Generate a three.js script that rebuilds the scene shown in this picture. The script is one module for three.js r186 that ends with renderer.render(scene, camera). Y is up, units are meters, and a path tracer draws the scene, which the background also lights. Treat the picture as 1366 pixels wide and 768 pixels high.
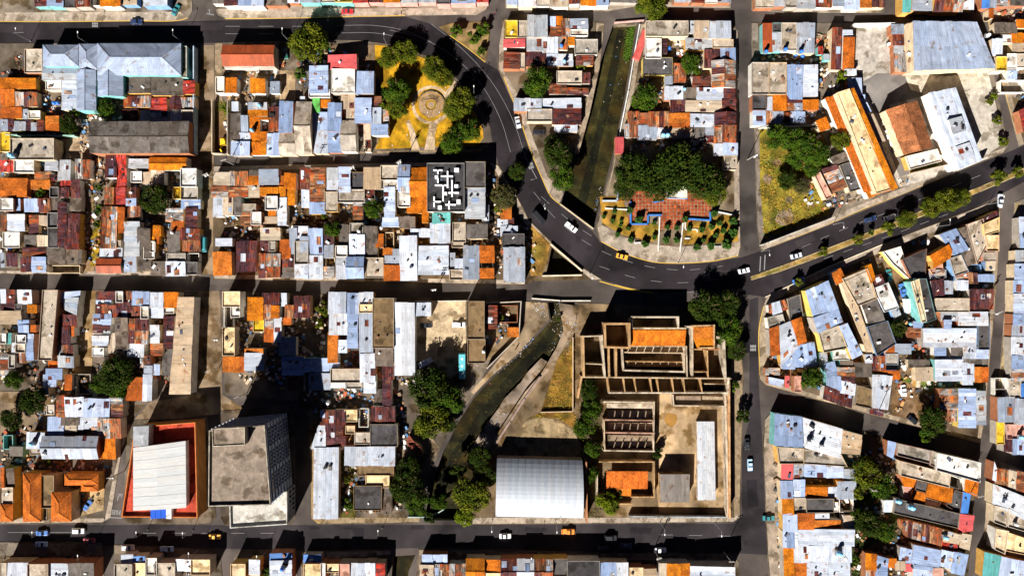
import * as THREE from 'three';
import { mergeGeometries } from 'three/addons/utils/BufferGeometryUtils.js';
import { FontLoader } from 'three/addons/loaders/FontLoader.js';

// ---------- camera, sky, sun, exposure ----------
const S = 0.28, H = 258;                       // metres per photograph pixel on the ground, camera height
const scene = new THREE.Scene();
const camera = new THREE.PerspectiveCamera(2 * Math.atan(384 * S / H) * 180 / Math.PI, 1024 / 575, 1, 3000);
camera.position.set(0, H, 0); camera.up.set(0, 0, -1); camera.lookAt(0, 0, 0);
scene.add(camera);
const sunDir = new THREE.Vector3(-0.65, 1, 1.38).normalize();   // read from the lamp post shadows
// clear deep blue sky, paler towards the horizon and around the sun
{ const w = 256, h = 128, d = new Float32Array(w * h * 4);
  for (let y = 0; y < h; y++) for (let x = 0; x < w; x++) {
    const el = ((y + 0.5) / h - 0.5) * Math.PI, az = ((x + 0.5) / w - 0.5) * 2 * Math.PI, dx = Math.cos(el) * Math.cos(az), dy = Math.sin(el), dz = Math.cos(el) * Math.sin(az);
    const up = Math.pow(1 - Math.max(0, dy), 4), c = Math.max(0, dx * sunDir.x + dy * sunDir.y + dz * sunDir.z), glow = Math.pow(c, 60) * 0.03 + Math.pow(c, 6) * 0.005, k = (y * w + x) * 4;
    d[k] = 0.0035 + 0.011 * up + glow; d[k + 1] = 0.0068 + 0.013 * up + glow * 0.95; d[k + 2] = 0.021 + 0.016 * up + glow * 0.85; d[k + 3] = 1;
  }
  const t = new THREE.DataTexture(d, w, h, THREE.RGBAFormat, THREE.FloatType); t.mapping = THREE.EquirectangularReflectionMapping; t.minFilter = t.magFilter = THREE.LinearFilter; t.needsUpdate = true; scene.background = t; scene.environment = t; }
const sun = new THREE.DirectionalLight(new THREE.Color(1, 0.975, 0.93), 5);
sun.name = 'sun'; sun.position.copy(sunDir).multiplyScalar(600); sun.target.position.set(0, 0, 0);
sun.castShadow = true; sun.shadow.radius = 1; sun.shadow.mapSize.set(4096, 4096);
Object.assign(sun.shadow.camera, { left: -260, right: 260, top: 200, bottom: -200, near: 100, far: 1200 });
scene.add(sun, sun.target);
const renderer = new THREE.WebGLRenderer({ antialias: true });
renderer.toneMapping = THREE.LinearToneMapping; renderer.toneMappingExposure = 2.5;
renderer.shadowMap.enabled = true;

// ---------- helpers ----------
let seed = 20240611;
const rnd = () => { seed = (seed + 0x6D2B79F5) | 0; let t = Math.imul(seed ^ (seed >>> 15), 1 | seed); t = (t + Math.imul(t ^ (t >>> 7), 61 | t)) ^ t; return ((t ^ (t >>> 14)) >>> 0) / 4294967296; };
const rr = (a, b) => a + (b - a) * rnd(), pick = a => a[Math.floor(rnd() * a.length)], clamp = (v, a, b) => Math.min(b, Math.max(a, v));
const V = (x, y, z) => new THREE.Vector3(x, y, z);
const P = (px, py, h = 0) => V((px - 683) * S * (1 - h / H), h, (py - 384) * S * (1 - h / H));   // photograph pixel to a point at height h
const lerp3 = (a, b, t) => a.clone().lerp(b, t);
const used = {};
const numbered = n => { used[n] = (used[n] || 0) + 1; return used[n] === 1 ? n : n + '_' + String(used[n] - 1).padStart(3, '0'); };
class MB {                                       // collects flat faces
  constructor() { this.p = []; this.n = []; this.u = []; this.c = []; }
  tri(a, b, c, col, ua = [0, 0], ub = [1, 0], uc = [1, 1]) {
    const nx = (b.y - a.y) * (c.z - a.z) - (b.z - a.z) * (c.y - a.y), ny = (b.z - a.z) * (c.x - a.x) - (b.x - a.x) * (c.z - a.z), nz = (b.x - a.x) * (c.y - a.y) - (b.y - a.y) * (c.x - a.x);
    const l = Math.hypot(nx, ny, nz) || 1;
    for (const [q, t] of [[a, ua], [b, ub], [c, uc]]) { this.p.push(q.x, q.y, q.z); this.n.push(nx / l, ny / l, nz / l); this.u.push(t[0], t[1]); this.c.push(col[0], col[1], col[2]); }
  }
  quad(a, b, c, d, col, o = [0, 0], turn = false) {   // counter-clockwise seen from outside; uv in metres
    const w = a.distanceTo(b), w2 = d.distanceTo(c), h = a.distanceTo(d), h2 = b.distanceTo(c), f = (x, y) => turn ? [o[0] + y, o[1] + x] : [o[0] + x, o[1] + y];
    this.tri(a, b, c, col, f(0, 0), f(w, 0), f((w + w2) / 2, h2)); this.tri(a, c, d, col, f(0, 0), f((w + w2) / 2, h2), f(0, h));
  }
  slab(A, B, C, D, t, col, turn = false) {           // A B C D: top corners, clockwise seen from above
    const o = [rr(0, 40), rr(0, 40)], dn = q => V(q.x, q.y - t, q.z), a = dn(A), b = dn(B), c = dn(C), d = dn(D);
    this.quad(D, C, B, A, col, o, turn); this.quad(a, b, c, d, col, o);
    this.quad(b, a, A, B, col, o); this.quad(c, b, B, C, col, o); this.quad(d, c, C, D, col, o); this.quad(a, d, D, A, col, o);
  }
  box(c, x, y, z, col, ang = 0) {                    // c: middle of the base
    const cs = Math.cos(ang), sn = Math.sin(ang), k = (dx, dz) => V(c.x + dx * cs + dz * sn, c.y + y, c.z - dx * sn + dz * cs);
    this.slab(k(-x / 2, -z / 2), k(x / 2, -z / 2), k(x / 2, z / 2), k(-x / 2, z / 2), y, col);
  }
  wall(a, b, h, w, col, y = 0) {                     // upright wall along the ground line a-b
    const d = V(b.x - a.x, 0, b.z - a.z).normalize().multiplyScalar(w / 2), s = V(-d.z, 0, d.x);
    const k = (q, e, f) => V(q.x + e * d.x + f * s.x, y + h, q.z + e * d.z + f * s.z);
    this.slab(k(a, -1, -1), k(b, 1, -1), k(b, 1, 1), k(a, -1, 1), h, col);
  }
  get empty() { return !this.p.length; }
  geo() {
    const g = new THREE.BufferGeometry();
    g.setAttribute('position', new THREE.Float32BufferAttribute(this.p, 3)); g.setAttribute('normal', new THREE.Float32BufferAttribute(this.n, 3));
    g.setAttribute('uv', new THREE.Float32BufferAttribute(this.u, 2)); g.setAttribute('color', new THREE.Float32BufferAttribute(this.c, 3));
    return g;
  }
  build(name, mat, parent) { return obj(name, this.geo(), mat, parent); }
}
function obj(name, geo, mat, parent) {
  const m = new THREE.Mesh(geo, mat); m.name = parent && parent !== scene ? name : numbered(name);
  m.castShadow = m.receiveShadow = true; (parent || scene).add(m); return m;
}
function tag(o, label, category, group, kind) { if (label) o.userData.label = label; if (category) o.userData.category = category; if (group) o.userData.group = group; if (kind) o.userData.kind = kind; return o; }
function thing(name, label, category, pos, group) { const g = new THREE.Group(); g.name = numbered(name); if (pos) g.position.copy(pos); scene.add(g); return tag(g, label, category, group); }
function copyOf(o, label, pos, turn) { const c = o.clone(); c.userData = { ...o.userData }; c.name = numbered(o.name.replace(/_\d{3}$/, '')); if (label) c.userData.label = label; if (pos) c.position.copy(pos); if (turn !== undefined) c.rotation.y = turn; scene.add(c); return c; }

// ---------- textures: colour and grain of the matter only ----------
const NT = 256, lat = new Float32Array(NT * NT); for (let i = 0; i < lat.length; i++) lat[i] = rnd();
function vnoise(x, y, per) {                       // tileable value noise
  const xi = Math.floor(x), yi = Math.floor(y), fx = x - xi, fy = y - yi, sx = fx * fx * (3 - 2 * fx), sy = fy * fy * (3 - 2 * fy);
  const w = k => ((k % per) + per) % per, g = (i, j) => lat[(w(j) % NT) * NT + (w(i) % NT)];
  return (g(xi, yi) * (1 - sx) + g(xi + 1, yi) * sx) * (1 - sy) + (g(xi, yi + 1) * (1 - sx) + g(xi + 1, yi + 1) * sx) * sy;
}
function fbm(u, v, base, oct) { let a = 0, s = 0, w = 1, f = base; for (let i = 0; i < oct; i++) { a += w * vnoise(u * f + i * 17.3, v * f + i * 5.7, f); s += w; w *= 0.55; f *= 2; } return a / s; }
function texture(n, metres, fn) {
  const d = new Uint8Array(n * n * 4);
  for (let j = 0; j < n; j++) for (let i = 0; i < n; i++) { const c = fn(i / n, j / n, i, j), k = (j * n + i) * 4; d[k] = clamp(c[0], 0, 1) * 255; d[k + 1] = clamp(c[1], 0, 1) * 255; d[k + 2] = clamp(c[2], 0, 1) * 255; d[k + 3] = 255; }
  const t = new THREE.DataTexture(d, n, n); t.wrapS = t.wrapT = THREE.RepeatWrapping; t.magFilter = t.minFilter = THREE.LinearFilter; t.colorSpace = THREE.SRGBColorSpace;
  t.repeat.set(1 / metres, 1 / metres); t.needsUpdate = true; return t;
}
const hash = (i, j) => lat[((i * 73 + j * 179) & 255) * NT + ((i * 31 + j * 57 + 11) & 255)];
const g3 = (v, k = [1, 1, 1]) => [v * k[0], v * k[1], v * k[2]];
// sheet metal, 16 m: sheets 0.8 m wide and 2.66 m long, seams, streaks, rust spots
const tSheet = texture(512, 16, (u, v) => {
  const sx = Math.floor(u * 20), sy = Math.floor(v * 5), fx = u * 20 - sx, fy = v * 5 - sy;
  let a = 0.88 + (hash(sx, 3) - 0.5) * 0.07 + (hash(sx, sy) - 0.5) * 0.04 - (fx < 0.08 ? 0.13 : 0) - (fy < 0.03 ? 0.1 : 0);
  a += (fbm(u, v * 0.125, 64, 3) - 0.5) * 0.2 + (fbm(u, v, 5, 4) - 0.5) * 0.2;
  const st = fbm(u, v, 6, 5), ru = clamp((st - 0.6) * 5, 0, 1) * clamp(fbm(v, u, 32, 2) * 2.4 - 0.6, 0, 1);
  return [a * (1 - ru * 0.3), a * (1 - ru * 0.48), a * (1 - ru * 0.6)];
});
const tRust = texture(512, 16, (u, v) => {
  const sx = Math.floor(u * 24), sy = Math.floor(v * 5 + hash(sx, 5)), fx = u * 24 - sx, h = hash(sx + 7, sy + 3);
  let a = 0.7 + (h - 0.5) * 0.34 + (fbm(u, v * 0.2, 56, 4) - 0.5) * 0.6 - (fx < 0.12 ? 0.22 : 0);
  const o = clamp((fbm(v, u, 10, 4) - 0.5) * 5, 0, 1), z = hash(sx, sy + 9) > 0.82 ? 0.5 : 0;
  return [a + o * 0.22 + z * 0.3, a * (1 - o * 0.1) + z * 0.42, a * (1 - o * 0.35) + z * 0.5];
});
const tConc = texture(1024, 30, (u, v, i, j) => {
  const wu = u + (fbm(u, v, 11, 3) - 0.5) * 0.11, wv = v + (fbm(v, u, 13, 3) - 0.5) * 0.11;
  let a = 0.84 + (fbm(wu, wv, 14, 6) - 0.5) * 0.4 + (fbm(u, v, 60, 3) - 0.5) * 0.16; const s = clamp((fbm(wv, wu, 9, 6) - 0.57) * 9, 0, 1), w = clamp((fbm(wu, wv, 22, 5) - 0.61) * 10, 0, 1);
  a = a * (1 - s * 0.26) + w * 0.1 + (hash(i, j) - 0.5) * 0.1;
  return [a, a * (0.985 - s * 0.02), a * (0.96 - s * 0.06)];
});
const tTile = texture(512, 9, (u, v) => {
  const r = Math.floor(v * 26), c = Math.floor(u * 36 + (r % 2) * 0.5), fx = u * 36 + (r % 2) * 0.5 - c, fy = v * 26 - r;
  let a = 0.82 + (hash(c % 36, r) - 0.5) * 0.26 - (fy < 0.18 ? 0.22 : 0) - (fx < 0.16 ? 0.1 : 0); a += (fbm(u, v, 4, 5) - 0.5) * 0.5;
  return g3(a, [1, 0.97, 0.95]);
});
const tAsph = texture(1024, 110, (u, v, i, j) => {
  let a = 0.8 + (fbm(u, v, 9, 7) - 0.5) * 0.6 + (hash(i, j) - 0.5) * 0.1; const p = clamp((fbm(v, u, 14, 3) - 0.6) * 9, 0, 1); a -= p * 0.13;
  return g3(a, [1, 0.985, 0.97]);
});
const tDirt = texture(1024, 70, (u, v, i, j) => {
  let a = 0.74 + (fbm(u, v, 11, 6) - 0.5) * 0.7 + (hash(i, j) - 0.5) * 0.18; const p = clamp((fbm(v, u, 17, 4) - 0.55) * 6, 0, 1);
  return [a * (1 - p * 0.3), a * (0.97 - p * 0.34), a * (0.92 - p * 0.42)];
});
const tGrass = texture(1024, 60, (u, v, i, j) => {
  let a = 0.76 + (fbm(u, v, 24, 5) - 0.5) * 0.75 + (hash(i, j) - 0.5) * 0.3; const g = clamp((fbm(v, u, 9, 4) - 0.5) * 5, 0, 1), b = clamp((fbm(v, u, 15, 3) - 0.62) * 7, 0, 1);
  return [a * (1 - g * 0.2) + b * 0.1, a * (1 - g * 0.1) + b * 0.08, a * (1 - g * 0.2) + b * 0.3];
});
const tBed = texture(1024, 60, (u, v, i, j) => {
  let a = 0.62 + (fbm(u, v, 16, 6) - 0.5) * 0.9 + (hash(i, j) - 0.5) * 0.16; const g = clamp((fbm(v, u, 8, 5) - 0.48) * 5, 0, 1);
  return [a, a * (1 - g * 0.12), a * (1 - g * 0.3)];
});
const tPlas = texture(256, 8, (u, v, i, j) => { const a = 0.88 + (fbm(u, v, 5, 5) - 0.5) * 0.3 + (hash(i, j) - 0.5) * 0.05; return g3(a, [1, 0.985, 0.96]); });
const mat = (map, rough = 0.9, o = {}) => new THREE.MeshPhysicalMaterial({ color: 0xffffff, map, roughness: rough, metalness: 0, specularIntensity: 0.25, vertexColors: true, side: THREE.DoubleSide, ...o });
const M = {
  sheet: mat(tSheet, 0.62, { specularIntensity: 0.7 }), rust: mat(tRust, 0.85), conc: mat(tConc, 0.95), tile: mat(tTile, 0.85), asph: mat(tAsph, 0.95), dirt: mat(tDirt, 1), grass: mat(tGrass, 1), bed: mat(tBed, 0.95), plas: mat(tPlas, 0.92),
  plain: mat(null, 0.7), gloss: mat(null, 0.35), leaf: mat(null, 0.9, { specularIntensity: 0.1 }), glass: new THREE.MeshStandardMaterial({ color: new THREE.Color(0.015, 0.02, 0.03), roughness: 0.12, metalness: 0 }),
  rubber: new THREE.MeshStandardMaterial({ color: new THREE.Color(0.012, 0.012, 0.012), roughness: 0.9 }), steel: new THREE.MeshStandardMaterial({ color: new THREE.Color(0.2, 0.2, 0.2), roughness: 0.5 }), paint: new THREE.MeshStandardMaterial({ color: new THREE.Color(0.2, 0.195, 0.19), roughness: 0.9 }), ypaint: new THREE.MeshStandardMaterial({ color: new THREE.Color(0.5, 0.3, 0.03), roughness: 0.85 }),
};
M.lampGlass = new THREE.MeshStandardMaterial({ color: new THREE.Color(0.75, 0.75, 0.72), roughness: 0.4 });
const tRib = texture(256, 8, (u, v) => { const f = (u * 32) % 1; const a = 0.93 - (f < 0.25 ? 0.12 : 0) + (fbm(u, v * 0.25, 16, 3) - 0.5) * 0.1; return g3(a); });
M.smoothSheet = mat(tRib, 0.5, { specularIntensity: 1 });
// ---------- the ground, streets, pavements and the stream ----------
const poly = (s, h = 0) => { const n = s.trim().split(/[\s,]+/).map(Number), o = []; for (let i = 0; i < n.length; i += 2) o.push(P(n[i], n[i + 1], h)); return o; };
function inPoly(pts, x, z) { let c = false; for (let i = 0, j = pts.length - 1; i < pts.length; j = i++) { const a = pts[i], b = pts[j]; if ((a.z > z) !== (b.z > z) && x < (b.x - a.x) * (z - a.z) / (b.z - a.z) + a.x) c = !c; } return c; }
function sheet(name, pts, y, mt, col, parent, holes = []) {            // a flat sheet with uv in metres
  const sh = new THREE.Shape(pts.map(p => new THREE.Vector2(p.x, -p.z))); for (const h of holes) sh.holes.push(new THREE.Path(h.map(p => new THREE.Vector2(p.x, -p.z))));
  const g = new THREE.ShapeGeometry(sh); g.rotateX(-Math.PI / 2); g.translate(0, y, 0);
  const n = g.attributes.position.count, c = new Float32Array(n * 3); for (let i = 0; i < n; i++) c.set(col, i * 3); g.setAttribute('color', new THREE.BufferAttribute(c, 3));
  const m = obj(name, g, mt, parent); if (!parent || parent === scene) m.userData.kind = 'structure'; return m;
}
const RIVER = [
  poly('818 33 850 31 844 70 836 120 822 190 807 250 793 300 790 303 748 272 758 240 772 205 786 150 799 90'),
  poly('736 329 774 360 774 364 728 366 732 350'),
  poly('731 403 767 403 766 425 752 455 735 485 716 505 697 530 678 560 660 590 640 622 622 655 610 694 566 694 574 650 590 606 610 565 632 531 655 506 690 476 718 446 735 428'),
  poly('524 742 554 740 545 762 540 800 520 800'),
];
const far = [V(-420, 0, -320), V(420, 0, -320), V(420, 0, 320), V(-420, 0, 320)];
sheet('ground', far, 0, M.asph, [0.105, 0.087, 0.078], null, RIVER);
RIVER.forEach((r, i) => {
  const d = [3.2, 3.6, 2.6, 2.4][i];
  sheet('stream_bed', r, -d, M.bed, i === 0 ? [0.06, 0.05, 0.012] : [0.05, 0.042, 0.012]);
  const b = new MB(); for (let k = 0; k < r.length; k++) { const p = r[k], q = r[(k + 1) % r.length]; b.quad(V(p.x, -d, p.z), V(q.x, -d, q.z), V(q.x, 0.02, q.z), V(p.x, 0.02, p.z), [0.22, 0.17, 0.12]); }
  b.build('stream_bank', M.conc).userData.kind = 'structure';
});
const AV_N = '-40 29 60 30 170 29 258 28 300 27 400 25 470 23 540 22 575 32 600 47 648 84 664 93 690 150 706 200 733 262 760 283 790 308 800 322 830 338 870 350 905 352 950 350 990 343 1030 330 1100 303 1200 262 1340 205 1420 172';
const AV_S = '1420 214 1325 265 1290 282 1180 324 1108 354 1022 396 960 388 930 388 880 392 840 384 806 374 775 355 735 322 706 293 690 262 665 220 656 185 645 150 633 132 605 100 570 75 520 59 480 54 440 53 290 57 -40 58';
sheet('avenue', poly(AV_N + ' ' + AV_S), 0.006, M.asph, [0.032, 0.026, 0.03]);
sheet('street', poly('-40 700 400 700 600 700 978 698 990 690 990 600 1000 560 1000 400 1012 396 1012 500 1018 600 1024 740 990 738 800 736 600 730 400 734 -40 724'), 0.004, M.asph, [0.044, 0.037, 0.041]);
sheet('street', poly('981 12 1002 12 1006 150 1013 330 988 342 984 200'), 0.005, M.asph, [0.095, 0.08, 0.073]);
sheet('street', poly('-40 368 284 371 700 379 720 378 806 375 850 390 760 400 690 397 290 386 -40 386'), 0.003, M.asph, [0.1, 0.083, 0.073]);
const PAV = [0.33, 0.28, 0.235], YARD = [0.2, 0.165, 0.135];
const BLOCKS = [
  ['-40 -40 255 -40 256 15 250 25 240 28 -40 29', PAV], ['285 -40 283 3 290 20 302 26 470 23 545 21 600 20 635 20 648 13 654 0 654 -40', PAV],
  ['674 -40 674 11 720 13 812 15 850 8 975 11 978 -40', PAV], ['1003 -40 1003 14 1060 17 1180 17 1186 -40', PAV], ['1200 -40 1200 20 1300 18 1300 -40', PAV],
  ['1310 -40 1320 38 1332 90 1345 140 1360 195 1430 165 1430 -40', PAV], ['-40 58 264 58 264 368 -40 365', YARD],
  ['290 57 440 53 480 54 520 59 570 75 605 100 633 132 645 150 654 170 656 185 650 198 640 203 286 208 285 58', YARD], ['585 36 603 30 655 28 652 60 648 83 620 62 600 48', [0.204, 0.143, 0.068]],
  ['284 221 650 214 665 220 690 262 706 293 735 322 775 355 804 373 712 375 700 380 284 372', [0.177, 0.129, 0.0816], [1]], ['670 26 703 18 805 30 797 92 784 150 770 205 756 240 746 272 733 262 706 200 690 150 668 100 664 92', [0.231, 0.184, 0.136]],
  ['852 32 975 30 983 40 984 200 988 330 985 342 950 349 905 352 870 350 830 338 800 322 795 302 809 250 824 190 838 120 846 70', [0.258, 0.204, 0.143]],
  ['1002 30 1206 32 1215 28 1303 28 1312 45 1325 90 1345 195 1340 204 1260 236 1200 261 1150 280 1100 302 1030 329 1015 335 1010 300 1006 150', [0.231, 0.197, 0.163]],
  ['1018 408 1022 396 1108 354 1180 324 1290 282 1330 266 1336 275 1331 375 1324 450 1314 560 1308 592 1200 563 1100 536 1022 514 1013 505 1012 440', [0.184, 0.136, 0.0952]],
  ['1354 270 1430 240 1430 650 1366 610 1330 590 1332 520 1342 400 1350 330', PAV], ['1032 546 1100 560 1180 583 1303 620 1298 700 1288 810 1030 810 1024 740 1018 600 1020 560', [0.136, 0.109, 0.0748]],
  ['1326 612 1430 650 1430 810 1305 810 1314 700', PAV], ['-40 386 262 387 262 525 200 535 172 560 160 600 146 690 135 697 -40 699', YARD],
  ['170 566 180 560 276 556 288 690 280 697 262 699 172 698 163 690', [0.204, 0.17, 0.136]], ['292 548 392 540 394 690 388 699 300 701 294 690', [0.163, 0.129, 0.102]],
  ['292 388 625 399 692 400 694 440 652 486 632 527 606 562 586 602 568 645 560 697 424 699 415 692 412 560 400 535 300 527', YARD],
  ['771 404 930 410 985 420 992 500 987 690 978 696 660 699 614 699 626 655 644 622 664 590 682 560 701 530 720 505 739 485 756 455 769 426', [0.272, 0.197, 0.122]],
  ['-40 722 135 724 142 810 -40 810', YARD], ['152 726 280 733 294 742 300 810 150 810', YARD], ['312 742 320 733 395 734 398 810 308 810', YARD],
  ['402 736 521 733 517 810 400 810', YARD], ['558 732 800 737 978 739 986 750 990 810 552 810', YARD],
];
const KERB = [0.38, 0.33, 0.27], blockPts = [];
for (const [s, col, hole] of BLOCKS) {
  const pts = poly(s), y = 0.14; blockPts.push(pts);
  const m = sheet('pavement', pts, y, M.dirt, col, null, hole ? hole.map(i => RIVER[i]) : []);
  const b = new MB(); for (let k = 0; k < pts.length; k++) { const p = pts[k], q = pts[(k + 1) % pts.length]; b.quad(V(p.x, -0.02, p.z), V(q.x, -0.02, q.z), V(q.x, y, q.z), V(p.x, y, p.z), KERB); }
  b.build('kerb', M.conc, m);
}
// strips of paving slabs, dirt, lawn and paths on the blocks
let lay = 0.144; const G = (name, s, mt, col, y) => sheet(name, poly(s), y ?? (lay += 0.002), mt, col);
const WALK = [0.41, 0.34, 0.275], DRY = [0.54, 0.28, 0.012], TANP = [0.56, 0.42, 0.28];
G('pavement', '-40 17 240 16 248 22 240 27.5 -40 28.4', M.conc, WALK); G('pavement', '289 12 640 11 645 13 634 19.4 545 20.4 470 22.4 302 25.4 292 18', M.conc, WALK);
G('pavement', '675 9 812 12 850 7 975 9 974 10.4 850 7.4 812 14.4 720 12.4 675 10.4', M.conc, WALK);
G('pavement', '286.5 58 296 58 296 206 640 199 650 190 652 196 640 202.3 286.5 207.3', M.conc, [0.286, 0.211, 0.136]);
G('pavement', '284.6 222 649 215 650 219 284.6 229', M.conc, WALK); G('pavement', '285 366 700 374 700 379 285 371.4', M.conc, WALK); G('pavement', '-40 361 263 362 263 367.3 -40 364.3', M.conc, WALK);
G('pavement', '652 216 664 221 689 262 705 294 734 323 774 356 802 372.5 790 373 765 353 728 322 700 298 682 265 660 226', M.conc, WALK);
G('pavement', '672 27 666 60 666 92 672 102 692 150 707.6 200 734.4 262 746 271 752 258 730 235 706 170 700 140 690 125 672 95 672 60', M.conc, [0.357, 0.289, 0.23]);
G('pavement', '984 330 987 330 984.4 341.6 950 348.4 905 351.3 870 349.3 830 337.3 801 321.4 797 303 803 300 830 316 870 326 905 329 960 326', M.conc, WALK);
G('path', '797 302 811 250 826 190 840 120 848 70 853 33 859 33 854 70 846 120 833 180 818 215 805 262 803 300', M.conc, [0.343, 0.277, 0.212]);
G('path', '806 32 800 90 787 150 772 205 766 205 780 150 791 90 796 31', M.conc, [0.343, 0.269, 0.196]);
G('pavement', '984 40 979 40 980 330 987.6 330', M.conc, [0.343, 0.277, 0.221]);
G('pavement', '1017 334.4 1030 328.2 1100 301.2 1150 279.2 1200 260.2 1260 235.2 1339 203.2 1342 196 1260 228 1200 252 1100 292 1015 325', M.conc, WALK);
G('pavement', '1003 31 1011 31 1012 140 1020 324 1015.6 334 1011 300 1007 150', M.conc, [0.245, 0.204, 0.172]);
G('pavement', '1019 407 1023 397 1108 355 1180 325 1290 283 1329 267 1332 276 1290 293 1180 335 1110 364 1030 402', M.conc, WALK);
G('pavement', '1013 440 1019 408 1030 402 1026 440 1026 505 1100 530 1200 556 1307 586 1307 591 1200 562 1100 535 1022 513 1014 505', M.conc, [0.359, 0.286, 0.204]);
G('pavement', '1330 275 1335 276 1330 375 1323 450 1313 560 1308 590 1304 588 1319 450 1325 375', M.conc, [0.343, 0.269, 0.196]);
G('pavement', '1021 560 1033 547 1040 600 1043 700 1046 800 1031 800 1025 740 1019 600', M.conc, [0.34, 0.273, 0.213]);
G('pavement', '1355 271 1362 270 1352 400 1345 520 1340 595 1331 590 1333 520 1343 400', M.conc, [0.374, 0.284, 0.15]);
G('pavement', '1311 -30 1318 -30 1327 38 1340 90 1353 140 1366 192 1360 194 1346 140 1333 90 1321 38', M.conc, [0.329, 0.262, 0.187]);
G('pavement', '-40 691 140 691 150 640 160 600 170 566 175 566 162 600 147 690 136 696 -40 698', M.conc, WALK);
G('pavement', '422 690 560 690 559 696 425 698', M.conc, [0.313, 0.231, 0.143]); G('pavement', '418 598 415 600 415 691 424 698 430 697 419 688', M.conc, [0.34, 0.231, 0.109]);
G('pavement', '616 690 778 690 980 690 985 684 986 690 978 695.4 660 698.2 615 698.2', M.conc, WALK); G('pavement', '975 440 984 424 991 500 986.4 684 980 690 978 640', M.conc, [0.286, 0.211, 0.136]);
G('pavement', '403 737 521 734 521 739 403 748', M.conc, WALK); G('pavement', '559 733 800 738 978 740 980 748 800 746 559 741', M.conc, [0.245, 0.197, 0.15]); G('pavement', '-40 723 134 725 134 742 -40 740', M.conc, [0.204, 0.17, 0.136]);
G('pavement', '153 727 280 734 292 742 285 746 153 738', M.conc, [0.245, 0.19, 0.136]);
// the round plaza
G('lawn', '500 60 520 62 566 78 600 104 626 136 636 154 644 172 645 184 638 194 500 199 519 160 510 120 500 98', M.grass, DRY);
G('lawn', '586 36.4 604 31 653.6 29.6 650.6 60 647 80 620 60 602 47', M.grass, [0.317, 0.202, 0.0792]);
G('path', '541 162 546 160 553 175 560 200 549 200 546 176', M.conc, TANP); G('path', '573 165 585 158 596 150 596 155 584 165 580 180 580 200 566 200 570 180', M.conc, TANP); G('path', '590 128 606 108 610 111 596 132', M.conc, TANP);
{ const c = P(575, 140), ring = (r0, r1, y, mt, col) => { const g = new THREE.RingGeometry(r0, r1, 64, 1); g.rotateX(-Math.PI / 2); g.translate(c.x, y, c.z); const n = g.attributes.position.count, a = new Float32Array(n * 3), u = new Float32Array(n * 2), p = g.attributes.position; for (let i = 0; i < n; i++) { a.set(col, i * 3); u[i * 2] = p.getX(i); u[i * 2 + 1] = p.getZ(i); } g.setAttribute('color', new THREE.BufferAttribute(a, 3)); g.setAttribute('uv', new THREE.BufferAttribute(u, 2)); return g; };
  const y = lay + 0.004, pl = obj('plaza_circle', mergeGeometries([ring(6.1, 7.2, y, 0, TANP), ring(2.2, 4.7, y, 0, [0.374, 0.245, 0.136]), ring(0, 1.3, y, 0, [0.408, 0.286, 0.177])]), M.conc); pl.userData.kind = 'structure';
  const b = new MB(); for (let k = 0; k < 26; k++) { const a0 = -0.5 + k * 0.1 * 1.25, a1 = a0 + 0.125, q = a => V(c.x + Math.cos(a) * 5.1, 0, c.z - Math.sin(a) * 5.1); b.wall(q(a0), q(a1), 0.65, 0.3, [0.2, 0.17, 0.15]); } b.build('low_wall', M.conc, pl);
  const e = new MB(); for (let k = 0; k < 28; k++) { const a0 = k / 28 * 6.283, a1 = a0 + 6.283 / 28, q = a => V(c.x + Math.cos(a) * 2.1, 0, c.z - Math.sin(a) * 2.1); e.wall(q(a0), q(a1), 0.4, 0.25, [0.5, 0.36, 0.22]); } e.build('planter_rim', M.conc, pl); }
// dry lots, verges and yards
G('lawn', '1013 172 1092 166 1106 200 1086 232 1108 285 1030 315 1020 318 1014 250', M.grass, [0.29, 0.22, 0.0264]);
G('lawn', '706 298 734 325 731 345 722 367 708 368 700 330', M.grass, [0.405, 0.211, 0.044]);
G('lawn', '800 262 830 262 838 292 880 300 880 318 870 322 830 313 803 297', M.grass, [0.422, 0.22, 0.0308]); G('lawn', '910 292 985 285 985 322 960 324 912 326', M.grass, [0.405, 0.22, 0.0308]);
G('lawn', '744 478 765 450 764 548 722 548', M.grass, [0.264, 0.141, 0.022]); G('lawn', '722 550 766 550 770 575 745 558 715 556 700 560', M.grass, [0.246, 0.123, 0.022]);
G('path', '745 404 770 408 768 427 756 456 740 486 721 506 702 531 683 561 664 592 656 590 678 556 700 523 722 498 742 464 752 440', M.dirt, [0.408, 0.315, 0.237]);
G('path', '697 402 730 404 733 426 716 444 688 474 653 504 632 526 628 522 650 498 684 456 693 440', M.dirt, [0.425, 0.323, 0.221]);
G('yard', '556 402 621 402 622 490 600 505 556 480', M.conc, [0.533, 0.409, 0.266]); G('yard', '664 409 690 409 690 448 660 478 650 480 650 440', M.dirt, [0.343, 0.253, 0.155]);
G('yard', '686 588 700 562 722 556 745 560 766 575 775 595 772 620 662 622', M.conc, [0.323, 0.238, 0.133]);
G('yard', '1143 36 1190 36 1194 97 1214 100 1224 96 1318 94 1340 190 1310 212 1280 227 1200 250 1158 150 1140 108', M.conc, [0.513, 0.464, 0.415]);
G('yard', '1170 98 1224 98 1232 128 1186 140 1200 200 1214 232 1200 236 1150 110', M.asph, [0.257, 0.234, 0.216]);
G('yard', '1206 98 1318 95 1322 118 1280 116 1232 124 1215 120', M.conc, [0.571, 0.513, 0.423]); G('yard', '1277 118 1322 120 1338 188 1310 210', M.conc, [0.532, 0.483, 0.423]);
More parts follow.
